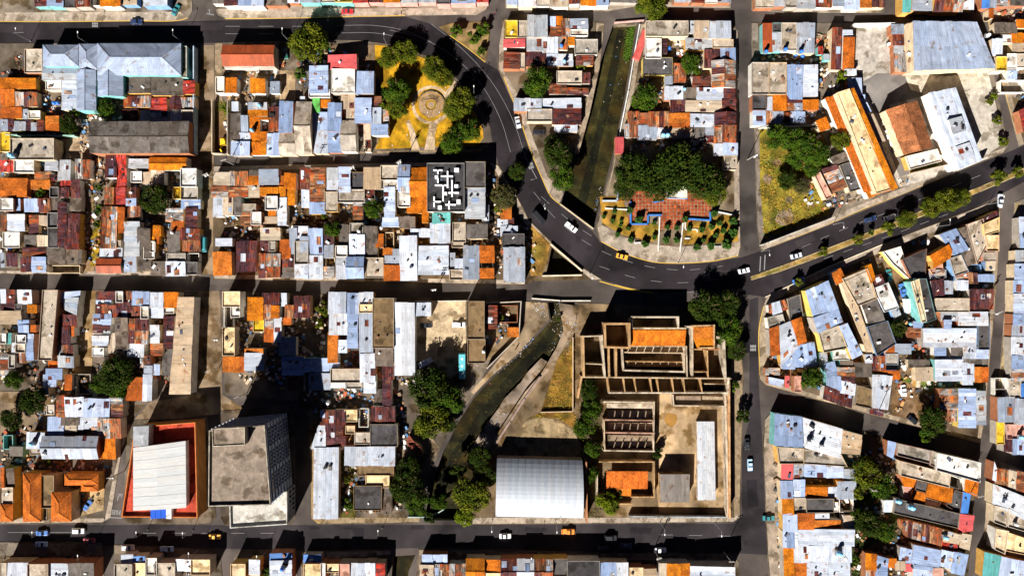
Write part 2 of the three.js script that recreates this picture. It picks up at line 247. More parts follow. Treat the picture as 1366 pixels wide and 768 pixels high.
G('lawn', '1208 216 1250 218 1258 216 1250 222 1214 230', M.grass, [0.194, 0.176, 0.0352]);
G('yard', '106 240 125 240 125 362 108 362', M.dirt, [0.425, 0.28, 0.152]); G('lawn', '122 295 134 295 131 355 120 355', M.grass, [0.44, 0.264, 0.0176]);
G('yard', '104 388 128 388 122 500 96 500', M.dirt, [0.53, 0.372, 0.212]); G('yard', '286 136 307 136 307 206 287 206', M.dirt, [0.313, 0.184, 0.0884]); G('yard', '86 180 122 180 122 212 88 212', M.conc, [0.442, 0.309, 0.203]);
G('yard', '265 130 285 130 284 366 266 366', M.dirt, [0.4, 0.3, 0.21], 0.012); G('yard', '268 60 290 60 286 130 264 130', M.dirt, [0.4, 0.3, 0.21], 0.016); G('yard', '263 388 293 388 296 526 330 548 200 562 172 566 200 536 262 526', M.dirt, [0.4, 0.3, 0.21], 0.012);
G('yard', '373 94 394 94 394 134 373 134', M.conc, [0.424, 0.3, 0.177]); G('yard', '295 92 372 92 372 130 316 130', M.conc, [0.286, 0.211, 0.136]); G('lawn', '441 60 500 60 500 92 478 92 478 70 441 68', M.dirt, [0.299, 0.211, 0.136]); G('lawn', '427 64 441 64 441 75 427 75', M.grass, [0.0264, 0.141, 0.0528]);
G('yard', '1190 500 1246 506 1246 530 1228 560 1190 554', M.dirt, [0.272, 0.163, 0.0816]); G('lawn', '1195 503 1245 508 1245 522 1226 518', M.grass, [0.123, 0.15, 0.0264]); G('yard', '1190 372 1216 378 1232 428 1215 424', M.dirt, [0.313, 0.204, 0.116]); G('yard', '1182 352 1200 340 1212 375 1192 376', M.dirt, [0.313, 0.204, 0.122]);
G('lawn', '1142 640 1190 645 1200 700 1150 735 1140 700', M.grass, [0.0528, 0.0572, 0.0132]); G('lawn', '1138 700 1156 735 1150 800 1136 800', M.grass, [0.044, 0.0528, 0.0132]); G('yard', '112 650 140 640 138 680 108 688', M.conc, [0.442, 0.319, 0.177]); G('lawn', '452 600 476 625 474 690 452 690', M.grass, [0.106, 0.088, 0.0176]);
G('yard', '0 522 74 522 80 560 60 600 0 600', M.dirt, [0.4, 0.3, 0.21]); G('yard', '528 580 566 570 586 596 568 640 530 640', M.conc, [0.231, 0.17, 0.109]);
const blob = (x, y, r, k = 9) => { const o = []; for (let i = 0; i < k; i++) { const a = i / k * 6.283, q = r * (0.8 + 0.4 * hash(i * 3 + x, y)); o.push((x + Math.cos(a) * q).toFixed(1), (y + Math.sin(a) * q).toFixed(1)); } return o.join(' '); };
G('dirt_patch', blob(1046, 290, 12, 13), M.dirt, [0.449, 0.34, 0.272]); G('dirt_patch', blob(1052, 267, 5), M.dirt, [0.476, 0.422, 0.34]); G('dirt_patch', blob(1024, 238, 7), M.dirt, [0.422, 0.313, 0.258]); G('dirt_patch', blob(1036, 218, 6), M.dirt, [0.374, 0.258, 0.163]); G('dirt_patch', blob(1212, 545, 12, 11), M.dirt, [0.381, 0.245, 0.15]); G('dirt_patch', blob(920, 590, 16, 13), M.dirt, [0.462, 0.34, 0.204], 0.2); G('dirt_patch', blob(895, 560, 10), M.dirt, [0.449, 0.245, 0.068], 0.204);
sheet('stream_water', poly('826 36 834 36 826 90 812 150 800 200 786 262 778 285 768 278 780 235 794 180 808 120 818 70'), -3.12, M.bed, [0.02, 0.02, 0.007]); sheet('stream_water', poly('738 430 748 432 738 455 716 480 692 506 668 536 646 566 620 600 598 640 588 690 576 690 586 640 606 600 632 560 655 530 684 496 712 466'), -2.52, M.bed, [0.02, 0.02, 0.007]);
// sand bank and rubbish line inside the lower channel
sheet('sand_bank', poly('734 485 716 504.5 697 529.5 678 559.5 660 589 640 621 624 622 626 605 635 588 643 573 654 560 665 545 672 533 680 525 695 510 701 500 722 478'), -1.2, M.dirt, [0.354, 0.286, 0.238]);
for (const q of ['458 703 486 704 484 728 476 728 470 706 458 706', '412 702 426 702 426 706 412 706', '548 700 566 700 566 706 548 706', '840 703 870 704 868 712 840 711', '700 703 730 704 728 709 702 709', '989 430 1000 430 1000 470 990 472', '996 640 1010 640 1012 676 998 676']) sheet('asphalt_patch', poly(q), 0.011, M.asph, [0.026, 0.022, 0.027]);
for (const q of ['-20 32 30 33 30 44 -20 43', '250 30 300 30 296 40 256 40', '690 190 700 188 706 212 696 214', '940 362 975 360 976 372 942 374', '1060 322 1085 312 1088 320 1064 330']) sheet('asphalt_patch', poly(q), 0.0105, M.asph, [0.045, 0.037, 0.04]);
// painted kerb lines and lane marks
function band(name, pts, w, y, mt) { const b = new MB(), n = pts.length, s = pts.map((p, i) => { const a = pts[Math.max(0, i - 1)], c = pts[Math.min(n - 1, i + 1)], d = V(c.x - a.x, 0, c.z - a.z).normalize(); return V(-d.z * w / 2, 0, d.x * w / 2); });
  for (let i = 0; i < n - 1; i++) { const k = (q, v, e) => V(q.x + v.x * e, y, q.z + v.z * e); b.quad(k(pts[i], s[i], 1), k(pts[i + 1], s[i + 1], 1), k(pts[i + 1], s[i + 1], -1), k(pts[i], s[i], -1), [1, 1, 1]); }
  const m = b.build(name, mt); m.userData.kind = 'structure'; return m; }
const smooth = (s, n = 60) => new THREE.CatmullRomCurve3(poly(s)).getSpacedPoints(n);
for (const s of ['-40 28.2 60 29 170 28 236 27.6 250 24', '300 25 400 24 470 22 540 21', '600 47.4 625 65 647 83', '672 103 691 151 708 201 722 235 735 262 748 273 775 292 790 302', '802 322 831 337 870 349 906 351 951 348 985 341', '1030 328 1100 301 1150 279.5 1200 260 1260 235', '1311 -30 1321 38 1333 90 1346 140 1360 192', '1014 500 1012.6 440 1019 408', '1331 575 1334 520 1344 400 1352 330']) band('kerb_paint', smooth(s, 40), 0.27, 0.17, M.ypaint);
for (const s of ['800 375 828 383 850 388 872 391', '820 380 850 387 870 390']) band('lane_marking', smooth(s, 20), 0.35, 0.016, M.ypaint);
for (const s of ['520 40 560 50 600 72 640 110 668 160 681 203', '575 32 605 55 645 95 672 135 690 175 700 207', '447 34 500 34 540 41 575 56', '447 44 500 44 545 52', '872 391 905 391 930 388']) band('lane_marking', smooth(s, 40), 0.11, 0.014, M.paint);
function dashes(s, on, off, from = 0) { const c = new THREE.CatmullRomCurve3(poly(s)), L = c.getLength(); for (let d = from; d + on < L; d += on + off) { const q = []; for (let k = 0; k <= 3; k++) q.push(c.getPointAt((d + on * k / 3) / L)); band('lane_marking', q, 0.12, 0.013, M.paint); } }
dashes('300 35 440 35', 5.5, 7); dashes('300 45 440 45', 5.5, 7); dashes('712 256 740 290 790 328 850 352 910 360 985 352', 4, 4.5); dashes('722 262 745 282 795 318 850 340', 4, 6); dashes('800 355 850 371 905 377 960 372', 4, 6);
dashes('1070 330 1120 308 1200 277 1330 225', 3.6, 4); dashes('1100 345 1180 317 1290 276', 3.6, 4); dashes('10 710 130 710', 12, 2); dashes('190 711 400 711', 5, 6); dashes('880 713 980 715', 5, 6); dashes('-30 46 60 42', 4, 9);
function crossing(x, y, w, h, a) { const c = P(x, y), m = new MB(), n = 4; for (let i = 0; i < n; i++) for (let j = 0; j < 2; j++) { const dx = ((i + 0.5) / n - 0.5) * w * S, dz = (j - 0.5) * h * S * 0.55, cs = Math.cos(a), sn = Math.sin(a), k = (ex, ez) => V(c.x + (dx + ex) * cs + (dz + ez) * sn, 0.014, c.z - (dx + ex) * sn + (dz + ez) * cs), e = w * S / n * 0.4, f = h * S * 0.22; m.quad(k(-e, f), k(e, f), k(e, -f), k(-e, -f), [1, 1, 1]); } m.build('road_lettering', M.paint).userData.kind = 'structure'; }
crossing(126, 33, 8, 6, 0); crossing(708, 221, 7, 8, 0.3); crossing(1005, 464, 8, 8, 0); band('lane_marking', poly('695 201 703 199 700 208 716 238 708 240'), 0.2, 0.014, M.paint); band('lane_marking', poly('1015 342 1014 362'), 0.35, 0.014, M.paint); band('lane_marking', poly('1021 340 1020 360'), 0.35, 0.014, M.paint); band('lane_marking', poly('145 690 162 691'), 0.3, 0.014, M.paint);
band('lane_marking', poly('275 18 285 20'), 0.3, 0.014, M.paint); band('lane_marking', poly('279 19 279 12 277 14'), 0.25, 0.014, M.paint);
const font = await new FontLoader().loadAsync('fonts/droid/droid_sans_bold.typeface.json');
{ const g = new THREE.ShapeGeometry(font.generateShapes('PARE', 1.5), 3); g.computeBoundingBox(); g.translate(-g.boundingBox.max.x / 2, -0.75, 0); g.scale(0.75, 1.25, 1); g.rotateX(-Math.PI / 2); g.rotateY(Math.PI - 0.05); const p = P(154, 683); g.translate(p.x, 0.014, p.z); obj('road_lettering', g, M.paint).userData.kind = 'structure'; }
band('road_arrow', poly('156 668 157 662 162 659'), 0.3, 0.014, M.paint); band('road_arrow', poly('157 659 163 659 161 663'), 0.3, 0.014, M.paint);
// the planted median of the avenue
{ const pts = poly('1002 369 1003 373 1040 362 1100 340 1180 309 1250 280 1330 246 1420 208 1420 202 1330 240 1250 273 1180 302 1100 333 1040 356'), y = 0.16, m = sheet('median', pts, y, M.grass, [0.4, 0.25, 0.07]); const b = new MB(); for (let k = 0; k < pts.length; k++) { const p = pts[k], q = pts[(k + 1) % pts.length]; b.quad(V(p.x, -0.02, p.z), V(q.x, -0.02, q.z), V(q.x, y, q.z), V(p.x, y, p.z), KERB); b.wall(p, q, 0.2, 0.3, [0.5, 0.4, 0.22]); } b.build('kerb', M.conc, m); }
const DATA = `
#walled school block
57 60 103 88 Sh60;57 89 102 107 g40;105 59 129 92 Sh62;130 58 240 100 Sh66;130 96 163 128 S|58;102 94 127 147 S|60;241 62 249 103 c50
#workshop block
Q 1218 29 1302 30 1330 90 1222 93 S65;Q 1208 33 1217 30 1221 95 1212 97 T40
#north row of the avenue
45 -14 62 8 r;63 -14 83 8 b38
84 -14 100 10 k;100 -14 119 9 r36
121 -14 132 6 q;133 -14 159 8 O40
162 -14 182 6 t;190 -14 223 7 l40
283 -14 298 4 d;298 -14 317 7 r40
318 -14 351 8 b42
352 -14 382 7 d;383 -14 400 3 l
400 -14 426 3 g40;427 -14 447 3 c
447 -14 470 3 y40
471 -14 490 3 R45;491 -14 511 3 r
512 -14 533 3 O45;534 -14 556 3 g40
558 -14 581 3 g;583 -14 600 5 k45
601 -14 634 4 b45
635 -14 651 2 R40
#north row by the side street
676 -14 690 6 b;692 -14 715 8 l38
715 -14 733 8 c;734 -14 758 9 t
759 -14 773 5 r;775 -14 795 7 O42
796 -14 812 7 b40
813 -14 850 3 d30
900 -14 921 3 l;924 -14 940 3 r
941 -14 957 4 w;957 -14 975 3 g
#north row by the blue hall
1008 -14 1032 10 c;1033 -14 1047 8 g
1048 -14 1063 10 c;1063 -14 1088 11 g
1089 -14 1110 9 m;1112 -14 1126 8 g
1127 -14 1147 12 b
1148 -14 1163 10 o;1164 -14 1181 9 r
1205 -14 1216 16 n50;1217 -14 1245 14 g38
1246 -14 1284 15 m-42;1285 -14 1300 12 l
#east edge houses
1311 -14 1321 10 a40;1322 -14 1330 9 g
1331 -14 1348 8 m;1349 -14 1370 7 d
1328 30 1357 44 d;1357 26 1372 37 O;1320 12 1326 24 o
1348 44 1372 57 O;1352 58 1372 68 t;1336 47 1349 57 w
1324 52 1338 74 l45
1329 76 1343 94 y45;1341 72 1356 92 w;1357 72 1372 90 c
1345 94 1357 105 b;1338 106 1370 122 q
#walled school block
33 66 56 97 c30
0 104 46 118 O30;0 119 18 141 o
20 123 48 142 m;82 108 101 146 l34;61 108 81 120 w
163 103 200 124 d42;202 103 243 127 d42;244 108 259 125 R38
0 143 29 158 o;30 146 36 158 g;38 148 53 158 w
0 160 10 174 g;10 160 17 174 r;17 162 33 174 g
33 160 41 174 r;41 164 48 174 g;48 160 57 174 r;60 155 78 175 o
0 177 13 202 y30
14 185 72 213 c50
165 128 200 143 m;163 146 183 162 r;187 147 199 161 g
200 131 222 147 R;226 130 241 146 r|;241 130 259 143 m
200 148 224 162 g;227 147 241 165 l;242 147 257 164 c38
120 162 251 204 d-70
0 214 18 229 R;19 214 45 230 w40
59 215 77 227 g;77 214 93 240 g;46 229 66 239 m;66 233 75 241 r
100 213 119 238 m
140 206 154 237 r38
155 207 168 256 R
172 212 197 224 g;198 212 206 228 o;175 229 189 243 w;190 230 200 245 t
200 210 248 227 O-40
200 228 218 246 t;241 225 262 249 w48
0 238 34 262 o;40 240 66 252 o
80 240 93 256 R;94 240 105 256 r
#plaza block
297 60 365 88 B-60
300 86 345 92 w28
288 103 299 124 w40;299 104 315 124 O40;334 105 353 124 O38
360 109 372 124 g28
309 136 317 147 l
331 137 355 146 g;331 146 356 155 O;333 156 346 189 O;346 156 357 160 O;346 176 356 189 O
333 190 347 206 O;348 190 354 206 O
307 151 320 187 d30;321 154 330 175 g
319 177 333 189 l;308 189 332 207 b40
358 142 372 176 m28
372 135 390 177 b44
356 178 373 207 b38
373 178 394 206 c-38
395 136 416 205 c-40
400 129 406 143 l;405 138 416 154 m;417 131 426 149 G40;428 133 440 143 O36
412 120 440 130 w45
412 88 437 124 b50
437 73 475 92 P48
442 92 473 124 w48;474 95 498 125 b44
417 150 436 173 b;419 174 437 204 l
437 137 455 175 b42;438 176 455 203 b36
455 126 473 145 t;462 146 472 161 t
473 131 495 164 b44
455 161 475 202 c-40
495 129 508 143 m;495 144 508 165 l38;508 147 518 163 m
495 166 517 180 b40
485 165 494 202 t30
#lane side houses
674 28 690 50 y30;690 28 703 50 c28
704 20 730 49 g48
731 22 741 35 b;741 22 750 35 O;731 35 748 49 m
749 25 760 48 m;761 25 784 39 g;761 40 784 48 w
672 52 700 63 P30
703 50 724 68 g;724 50 744 70 l
745 50 757 66 m;757 50 766 60 O
767 53 797 73 c26
672 70 693 91 r38;693 71 700 91 c
701 68 728 88 r
730 72 764 88 l;769 74 791 87 r30
743 95 776 112 c;776 97 787 111 m
733 112 755 125 m;756 117 785 126 m30
686 131 722 148 l36;722 131 775 144 l36
703 146 736 162 c36;737 145 775 166 r32
740 166 770 176 l28
#riverside houses by the park
862 28 918 48 c48
918 28 926 44 g;927 28 946 50 t44
946 28 975 51 l44
915 51 951 66 g;951 53 978 64 c
861 52 882 78 w36;883 53 890 71 r
950 64 962 80 r;962 64 981 80 b38
858 77 897 100 k34
887 102 897 112 g;897 85 915 110 m26
940 67 950 90 r
950 81 981 99 m|38
924 102 948 117 r
950 99 981 117 m|36
887 115 911 133 l;912 117 930 133 d
930 117 966 133 l34;966 118 981 132 r
895 133 915 150 r;915 134 964 149 t34;964 132 982 148 r
838 149 853 164 m;853 151 866 167 m
866 149 892 169 m36
892 151 920 170 o36
921 152 953 169 l36
954 150 982 167 r|36
834 165 852 183 m;852 167 876 186 g
876 171 893 183 l;893 170 924 183 t
924 170 940 187 d;940 170 952 180 g;940 181 952 190 r
952 170 964 191 m;964 167 982 191 m38
965 191 984 207 b36;953 192 965 207 l
821 183 832 204 P30
967 208 983 226 c
#workshop block
1018 31 1031 69 B36;1031 31 1042 43 k;1031 43 1043 68 g36
1043 31 1063 67 c36
1063 31 1087 70 g38
1092 62 1098 72 R26;1100 72 1112 80 g26
1003 84 1026 126 c38
1026 84 1049 126 c38
1050 87 1071 132 b38
1072 87 1091 128 l36
1110 38 1123 92 r36;1123 40 1138 50 l
1125 50 1140 92 o34;1128 92 1142 100 l
1132 104 1150 128 b
1190 32 1206 45 g34;1192 45 1206 60 r;1193 60 1205 70 g;1194 70 1210 96 m
#workshop block
1004 128 1022 147 k38;1022 129 1031 147 l
1032 127 1049 147 O38
1049 127 1071 137 r;1050 137 1060 147 m;1060 138 1071 147 g
1072 133 1092 146 O34
1005 148 1022 167 b36;1022 149 1033 167 m
1033 149 1045 167 g;1045 150 1056 164 m;1056 149 1074 163 b34
Q 1089 162 1102 156 1109 171 1095 175 O38
Q 1102 131 1117 126 1169 252 1152 257 o40
Q 1117 124 1133 119 1189 252 1169 258 C66
Q 1133 119 1141 117 1197 250 1189 254 O68
1142 126 1154 136 b
Q 1146 140 1157 137 1163 148 1152 152 b
Q 1153 156 1166 152 1181 187 1168 191 t40
Q 1168 192 1173 190 1195 238 1190 243 l34
Q 1108 210 1134 200 1139 211 1114 220 d32
Q 1120 221 1140 214 1156 250 1134 256 k34
Q 1097 226 1116 220 1130 249 1112 257 m32
Q 1086 233 1094 230 1110 262 1102 266 p36
Q 1152 250 1165 246 1174 258 1160 264 O36
Q 1183 147 1224 135 1245 196 1206 206 U|55
Q 1208 209 1250 199 1256 215 1214 226 w32
Q 1241 124 1277 116 1309 213 1279 226 W72;Q 1266 160 1284 155 1290 173 1272 179 g80;Q 1276 196 1294 190 1300 208 1282 214 l78
Q 1360 148 1372 142 1380 170 1366 176 R36
#avenue corner block
0 265 17 281 w40;18 265 26 280 b26
32 265 50 282 b36;50 265 66 283 m36
0 287 8 308 m;9 286 32 308 l36
34 287 52 298 m26;52 288 63 300 t;38 295 50 311 r24
4 310 26 330 w34;31 314 47 331 d28;49 314 63 328 t
31 330 60 343 m;0 338 5 356 g;8 338 22 355 r
27 344 41 362 r;41 343 61 363 b38
67 250 78 263 k;78 250 91 263 r36;67 263 79 284 d;94 250 106 263 r;93 262 107 281 d32
64 284 77 304 k;64 304 78 330 k36
76 270 88 328 r40
86 285 105 332 r40
62 330 85 352 d36;87 333 108 352 d34
62 354 103 364 q
139 250 151 272 m;154 250 167 272 R;168 250 180 264 m;168 264 180 274 b
134 276 155 331 m36;156 277 165 310 o32
133 331 162 345 l;153 321 161 330 c
129 345 161 364 B-36
168 275 186 290 m24;165 296 186 341 g36
165 341 181 363 g32
183 305 200 360 d36;191 316 205 322 O;192 322 206 345 w
231 250 241 265 y38;229 250 231 262 g;242 250 264 266 c
242 266 266 278 b;220 278 244 295 m26;247 277 262 303 r36
229 295 244 310 o30;223 309 239 336 d30;240 305 265 320 r
243 312 266 335 m
200 301 213 315 O;200 316 211 325 o;200 323 207 336 w
222 338 247 349 c30;221 349 246 368 l36
248 338 263 349 q;248 350 263 366 k
200 349 220 366 d30
#long row between the lanes
285 230 306 247 t30
307 229 330 250 m34
331 227 345 234 d;330 234 345 246 O
345 226 371 246 g38
379 231 394 251 O36;371 235 380 246 o
283 248 304 263 m;305 250 330 263 m36
284 264 297 289 l;297 263 310 287 t;311 263 321 287 d
330 247 345 263 t;347 250 370 261 O38;369 249 380 263 O36
323 272 341 283 c;321 283 335 300 m;335 283 348 300 w36
354 262 370 280 w40;358 280 367 288 O26
370 264 382 300 l36;383 249 393 273 O34
349 289 370 298 t26
287 318 309 328 l36
284 336 308 367 o40
320 320 330 330 l26;315 322 342 362 r34
347 304 373 320 t34;347 320 359 337 r;359 322 367 335 c
345 338 373 370 m38
373 320 387 345 o32;386 305 396 338 g
376 342 392 356 r32;374 356 392 370 d30
393 302 410 322 l;393 322 411 352 c36;393 353 410 371 l34
400 224 413 252 r36
413 224 433 268 m36
436 224 450 240 g;436 240 450 256 l32
451 223 467 256 b38
468 230 485 256 k32
485 223 508 252 T38
508 221 531 240 c38;508 240 530 252 w
531 220 547 256 b-42;531 256 547 276 w38
547 224 570 262 O-42;563 268 571 297 O38;543 262 570 284 O38
402 253 412 276 l
413 270 434 285 b34;433 256 450 282 c36
450 253 486 270 c34;487 252 498 264 r
471 270 483 292 m30
512 250 527 290 b36;510 290 531 302 b34
411 305 430 340 b36;400 316 412 353 g34;411 341 430 372 l34
431 314 443 326 r;431 326 444 344 g30
433 344 445 356 q;432 356 445 370 m34
452 300 464 327 d32;448 328 463 342 w36
467 298 484 320 c;466 313 486 342 l36;478 333 484 342 r26
448 343 462 354 g;448 354 462 372 l32
462 343 485 371 b-42
486 302 503 345 d34
488 344 511 370 c36
501 312 511 330 o32;513 310 524 331 q
511 331 524 344 o30;524 332 532 341 g
513 341 532 352 g34
512 354 533 374 o38
533 289 553 305 d36
548 305 575 316 l34
574 298 600 324 l42
533 315 556 374 l40;556 328 598 366 l38
570 218 619 282 K60;577 284 600 298 n50
620 216 647 250 k56;620 251 647 291 g50
643 274 652 298 g
604 297 621 323 c40;621 299 650 318 d40
603 322 618 330 c
668 276 682 292 o32;676 291 685 300 r30;664 292 677 302 l34
668 301 690 314 l38;670 312 699 330 k40;672 330 700 376 g44
628 319 643 328 q;618 328 639 372 g40
640 328 659 350 o36;640 358 659 371 o38;642 350 657 360 q
600 338 607 362 g;607 345 618 360 l36;600 360 617 373 c36
#slanting block below the avenue
Q 1178 336 1201 329 1216 375 1191 352 w30
Q 1204 346 1236 332 1234 375 1218 376 k42
Q 1241 341 1267 326 1271 335 1245 348 O48
Q 1245 348 1271 335 1269 344 1246 358 O48
Q 1240 359 1257 352 1258 362 1244 366 p30
Q 1255 313 1277 305 1292 332 1272 340 b40
Q 1280 306 1290 302 1302 350 1290 355 d34
Q 1289 300 1311 292 1317 325 1303 352 c30
Q 1309 291 1330 281 1333 289 1312 299 r34
Q 1312 299 1333 290 1333 308 1314 314 C36
1316 314 1332 335 C32;1300 322 1314 346 o26;1312 337 1330 348 c
Q 1267 345 1282 340 1292 362 1274 368 c34
Q 1283 337 1298 333 1301 351 1288 353 d34
1293 353 1312 361 q;1316 349 1328 360 t30
1240 362 1250 372 g28;1249 360 1262 370 c;1275 364 1292 375 m30
1293 364 1305 378 m;1306 366 1327 376 b34
Q 1110 365 1122 358 1128 372 1116 380 o36
Q 1124 372 1157 358 1170 398 1144 408 c38
Q 1155 356 1163 352 1168 372 1162 378 O40
Q 1162 372 1176 366 1184 386 1168 396 r32
Q 1026 407 1046 400 1052 412 1027 418 m34;Q 1030 405 1040 402 1044 416 1032 420 l36
Q 1024 424 1044 419 1047 430 1026 438 c36
Q 1051 399 1067 393 1071 421 1054 428 k32
Q 1027 440 1039 434 1041 473 1028 474 o44
Q 1040 435 1055 429 1067 461 1042 488 l44
Q 1056 428 1069 424 1077 455 1066 461 o44
Q 1075 388 1105 375 1119 411 1086 423 b62
Q 1085 424 1119 412 1126 430 1092 444 b62
Q 1092 444 1119 434 1130 464 1099 470 c60
Q 1119 435 1130 431 1152 472 1138 479 b60
Q 1122 378 1132 375 1169 470 1158 473 T34
Q 1128 375 1157 362 1168 397 1143 408 c36
Q 1150 405 1170 399 1181 428 1160 434 d36
Q 1157 436 1184 428 1195 458 1170 474 k36
Q 1165 385 1185 377 1199 410 1180 416 w34;Q 1188 413 1198 409 1203 419 1193 424 g28
Q 1055 463 1086 456 1091 488 1060 490 b40;Q 1041 486 1066 463 1060 492 1045 492 b38
1094 471 1104 486 g;1112 467 1133 480 w34;1122 481 1138 488 d28
Q 1098 486 1114 482 1118 500 1104 504 b34
1116 490 1140 502 m34;1141 484 1163 502 d34;1155 473 1164 484 l34
1164 475 1182 494 m30;1182 472 1198 486 c34;1181 458 1193 472 t
1164 494 1200 506 o26
1195 459 1215 472 g34;1180 460 1193 470 o
Q 1216 376 1226 372 1236 428 1230 430 C60
Q 1219 372 1236 372 1249 425 1236 430 k58
Q 1242 375 1259 372 1261 393 1247 397 r36
1260 375 1272 392 g32;1278 374 1292 387 l32
1248 398 1293 416 c38
1294 386 1326 412 r40
1256 416 1282 428 g34;1280 416 1318 434 l40
1260 427 1270 438 b48;1220 429 1232 437 b30
1232 438 1304 463 l40
1305 432 1320 466 k34
1212 437 1230 450 m26
1249 454 1263 463 d30;1287 463 1304 470 l36
1247 464 1263 474 b34;1270 464 1286 476 d30;1287 464 1302 478 l36;1303 466 1320 478 b36
1248 475 1265 481 g30;1267 476 1285 482 l32;1286 477 1318 487 d32
1248 480 1284 508 l40;1284 484 1300 508 l34;1301 490 1319 510 o36
1223 490 1245 508 t32;1213 480 1240 490 d28
#far east row
1361 290 1376 330 b40
1356 334 1376 352 g38;1355 352 1376 375 b44
1353 374 1376 392 b44;1353 392 1376 405 l44;1353 405 1376 418 b44
1352 419 1376 433 b44;1351 433 1376 450 g42
1350 450 1376 474 l42;1350 474 1376 492 b42
1350 492 1376 508 m38
#market block
0 386 7 404 l34;7 387 19 405 r34;23 387 41 405 l36;0 406 20 414 r28;20 406 29 413 k
0 415 26 432 T34;36 407 48 417 O28
24 427 37 434 b;24 434 37 446 b34;40 434 47 443 o;27 412 36 425 q
0 445 8 458 w34;8 445 14 458 n34;15 458 21 470 l
21 447 34 458 w36;21 459 34 470 c;34 446 44 480 b34
22 470 34 484 m28;0 474 10 500 m34;12 474 20 490 c
Q 57 387 77 387 69 480 51 480 c60
Q 80 390 105 388 104 397 79 398 b34
Q 79 398 104 397 102 420 86 413 g34
81 420 101 436 r34;81 436 93 458 r34;93 436 98 448 o
77 460 96 475 m32
77 475 97 490 g36;60 492 82 506 b34;64 482 78 491 o26
129 389 154 400 r34;128 400 147 406 b28;128 406 142 418 m34;142 407 154 423 r34
155 389 164 403 w36;164 389 175 408 m;155 403 174 423 r34
176 389 198 407 b36;174 409 188 424 r34;188 409 198 425 w36
123 419 148 433 b34;123 433 146 448 m34
122 448 144 461 l36;144 445 153 470 t32
123 464 138 475 w34;124 476 138 484 d28
153 424 170 468 d40
171 425 197 458 m40
170 457 191 476 l36
138 483 150 500 q
186 475 200 490 m34;191 488 203 506 g34
200 390 217 410 l36;218 390 237 410 O36;218 411 232 418 w28;200 410 217 424 l34
200 425 214 434 q;200 434 212 457 l38
Q 218 422 232 422 229 464 218 464 r34
200 458 217 474 m34;216 466 229 500 d30
200 486 212 500 b34
Q 237 397 258 397 253 525 225 525 T45
#narrow row by the tower
297 389 320 409 C44
296 409 308 437 q;308 409 320 423 w36
297 437 313 474 C40
297 476 326 496 o26
330 397 350 427 O36;338 427 352 442 y30
350 391 372 406 r34;350 406 360 424 m34;361 408 372 424 O34
352 425 364 438 m;352 438 366 456 o32;365 424 375 456 l32
375 391 382 408 l30;380 407 394 424 m32;374 424 388 433 o28
326 465 350 471 o34;326 471 350 494 l36
392 395 413 423 r34
#workshop row by the yard
438 390 461 418 l46;461 391 480 418 b44;479 390 497 406 l46;479 406 497 417 C48
439 418 463 446 l44
463 418 477 464 b44
479 417 497 472 g46
437 444 450 483 o36;451 454 463 470 l40
480 472 500 510 l42
440 484 452 492 b28;441 492 482 510 c34
497 398 525 464 D66
500 464 524 488 d50;510 488 524 506 r30
526 404 553 500 l60;552 404 574 421 l56
623 402 646 452 D60;624 453 647 484 D58
648 408 663 438 r38
677 437 692 449 o28
664 408 690 430 q
#
#market block
57 500 74 515 b34;55 517 64 526 c
86 500 95 520 o32;97 500 116 527 q
74 528 86 556 m34;86 530 111 556 l36
111 532 145 556 b38;145 531 163 556 m36
63 556 84 582 b34;81 557 104 567 d34;80 567 101 576 t32;104 558 118 572 l;114 557 130 570 l34
122 570 136 582 m;130 558 160 585 m36;62 540 72 552 c
56 582 130 612 g-44
131 584 153 612 O32
35 577 58 598 l36;40 588 57 606 c30
0 582 12 600 q;12 596 30 608 d30
168 504 190 534 o34;190 500 202 534 l38
#orange hip houses
5 625 18 650 d40;0 650 17 673 c42
0 624 5 650 o48;0 673 16 695 oh50
30 632 54 695 oh56
54 634 72 677 D50;53 678 62 694 k40
68 657 94 695 oh56
86 632 130 647 oh44;108 643 130 655 oh40
#row by the shaded lane
372 450 394 474 g36;376 476 404 500 b34;384 502 404 520 r34
406 478 438 496 b36;412 498 440 520 g36
441 500 461 517 l38;461 500 482 518 c36
485 500 501 524 l40;510 500 522 540 r32;500 520 510 536 d30
427 548 446 567 r34;446 547 460 567 r36;460 547 476 562 C32
Q 424 568 434 568 434 596 415 598 l34
434 567 447 595 r34;446 567 457 580 r32;461 568 473 578 C32;435 582 460 594 r32
478 546 490 570 q;495 543 526 567 r36
494 566 530 595 k40
473 577 494 592 c32
418 598 451 691 l46
460 596 526 621 l44
477 622 525 634 D38
488 634 519 650 C40;477 632 490 648 d34
472 648 509 680 k44
508 650 522 684 d40
#lower right block
Q 1035 552 1071 557 1071 596 1033 594 b52
Q 1071 557 1123 572 1120 611 1071 596 l52
Q 1122 573 1151 581 1148 606 1122 604 T50
Q 1037 596 1072 598 1072 618 1040 618 c46;Q 1072 599 1122 606 1130 622 1072 618 c46
Q 1185 588 1196 591 1192 611 1184 607 b40
Q 1197 591 1242 601 1240 618 1197 607 c44
Q 1243 601 1251 604 1249 623 1241 620 c42
Q 1251 604 1308 617 1307 643 1249 627 w52
Q 1202 615 1268 632 1266 650 1202 634 c44
Q 1268 634 1285 640 1284 654 1268 650 q
Q 1289 638 1306 641 1304 662 1288 655 O44
Q 1203 635 1223 640 1219 650 1206 648 O40
Q 1224 641 1238 645 1235 657 1221 653 k40
Q 1219 654 1235 658 1234 671 1216 667 O40
Q 1240 645 1272 652 1269 671 1235 662 O46
Q 1274 653 1284 657 1280 684 1262 674 k38
Q 1206 649 1216 650 1215 665 1205 664 p30;Q 1234 664 1255 670 1250 680 1234 672 p30
Q 1285 656 1295 659 1292 686 1283 684 a30
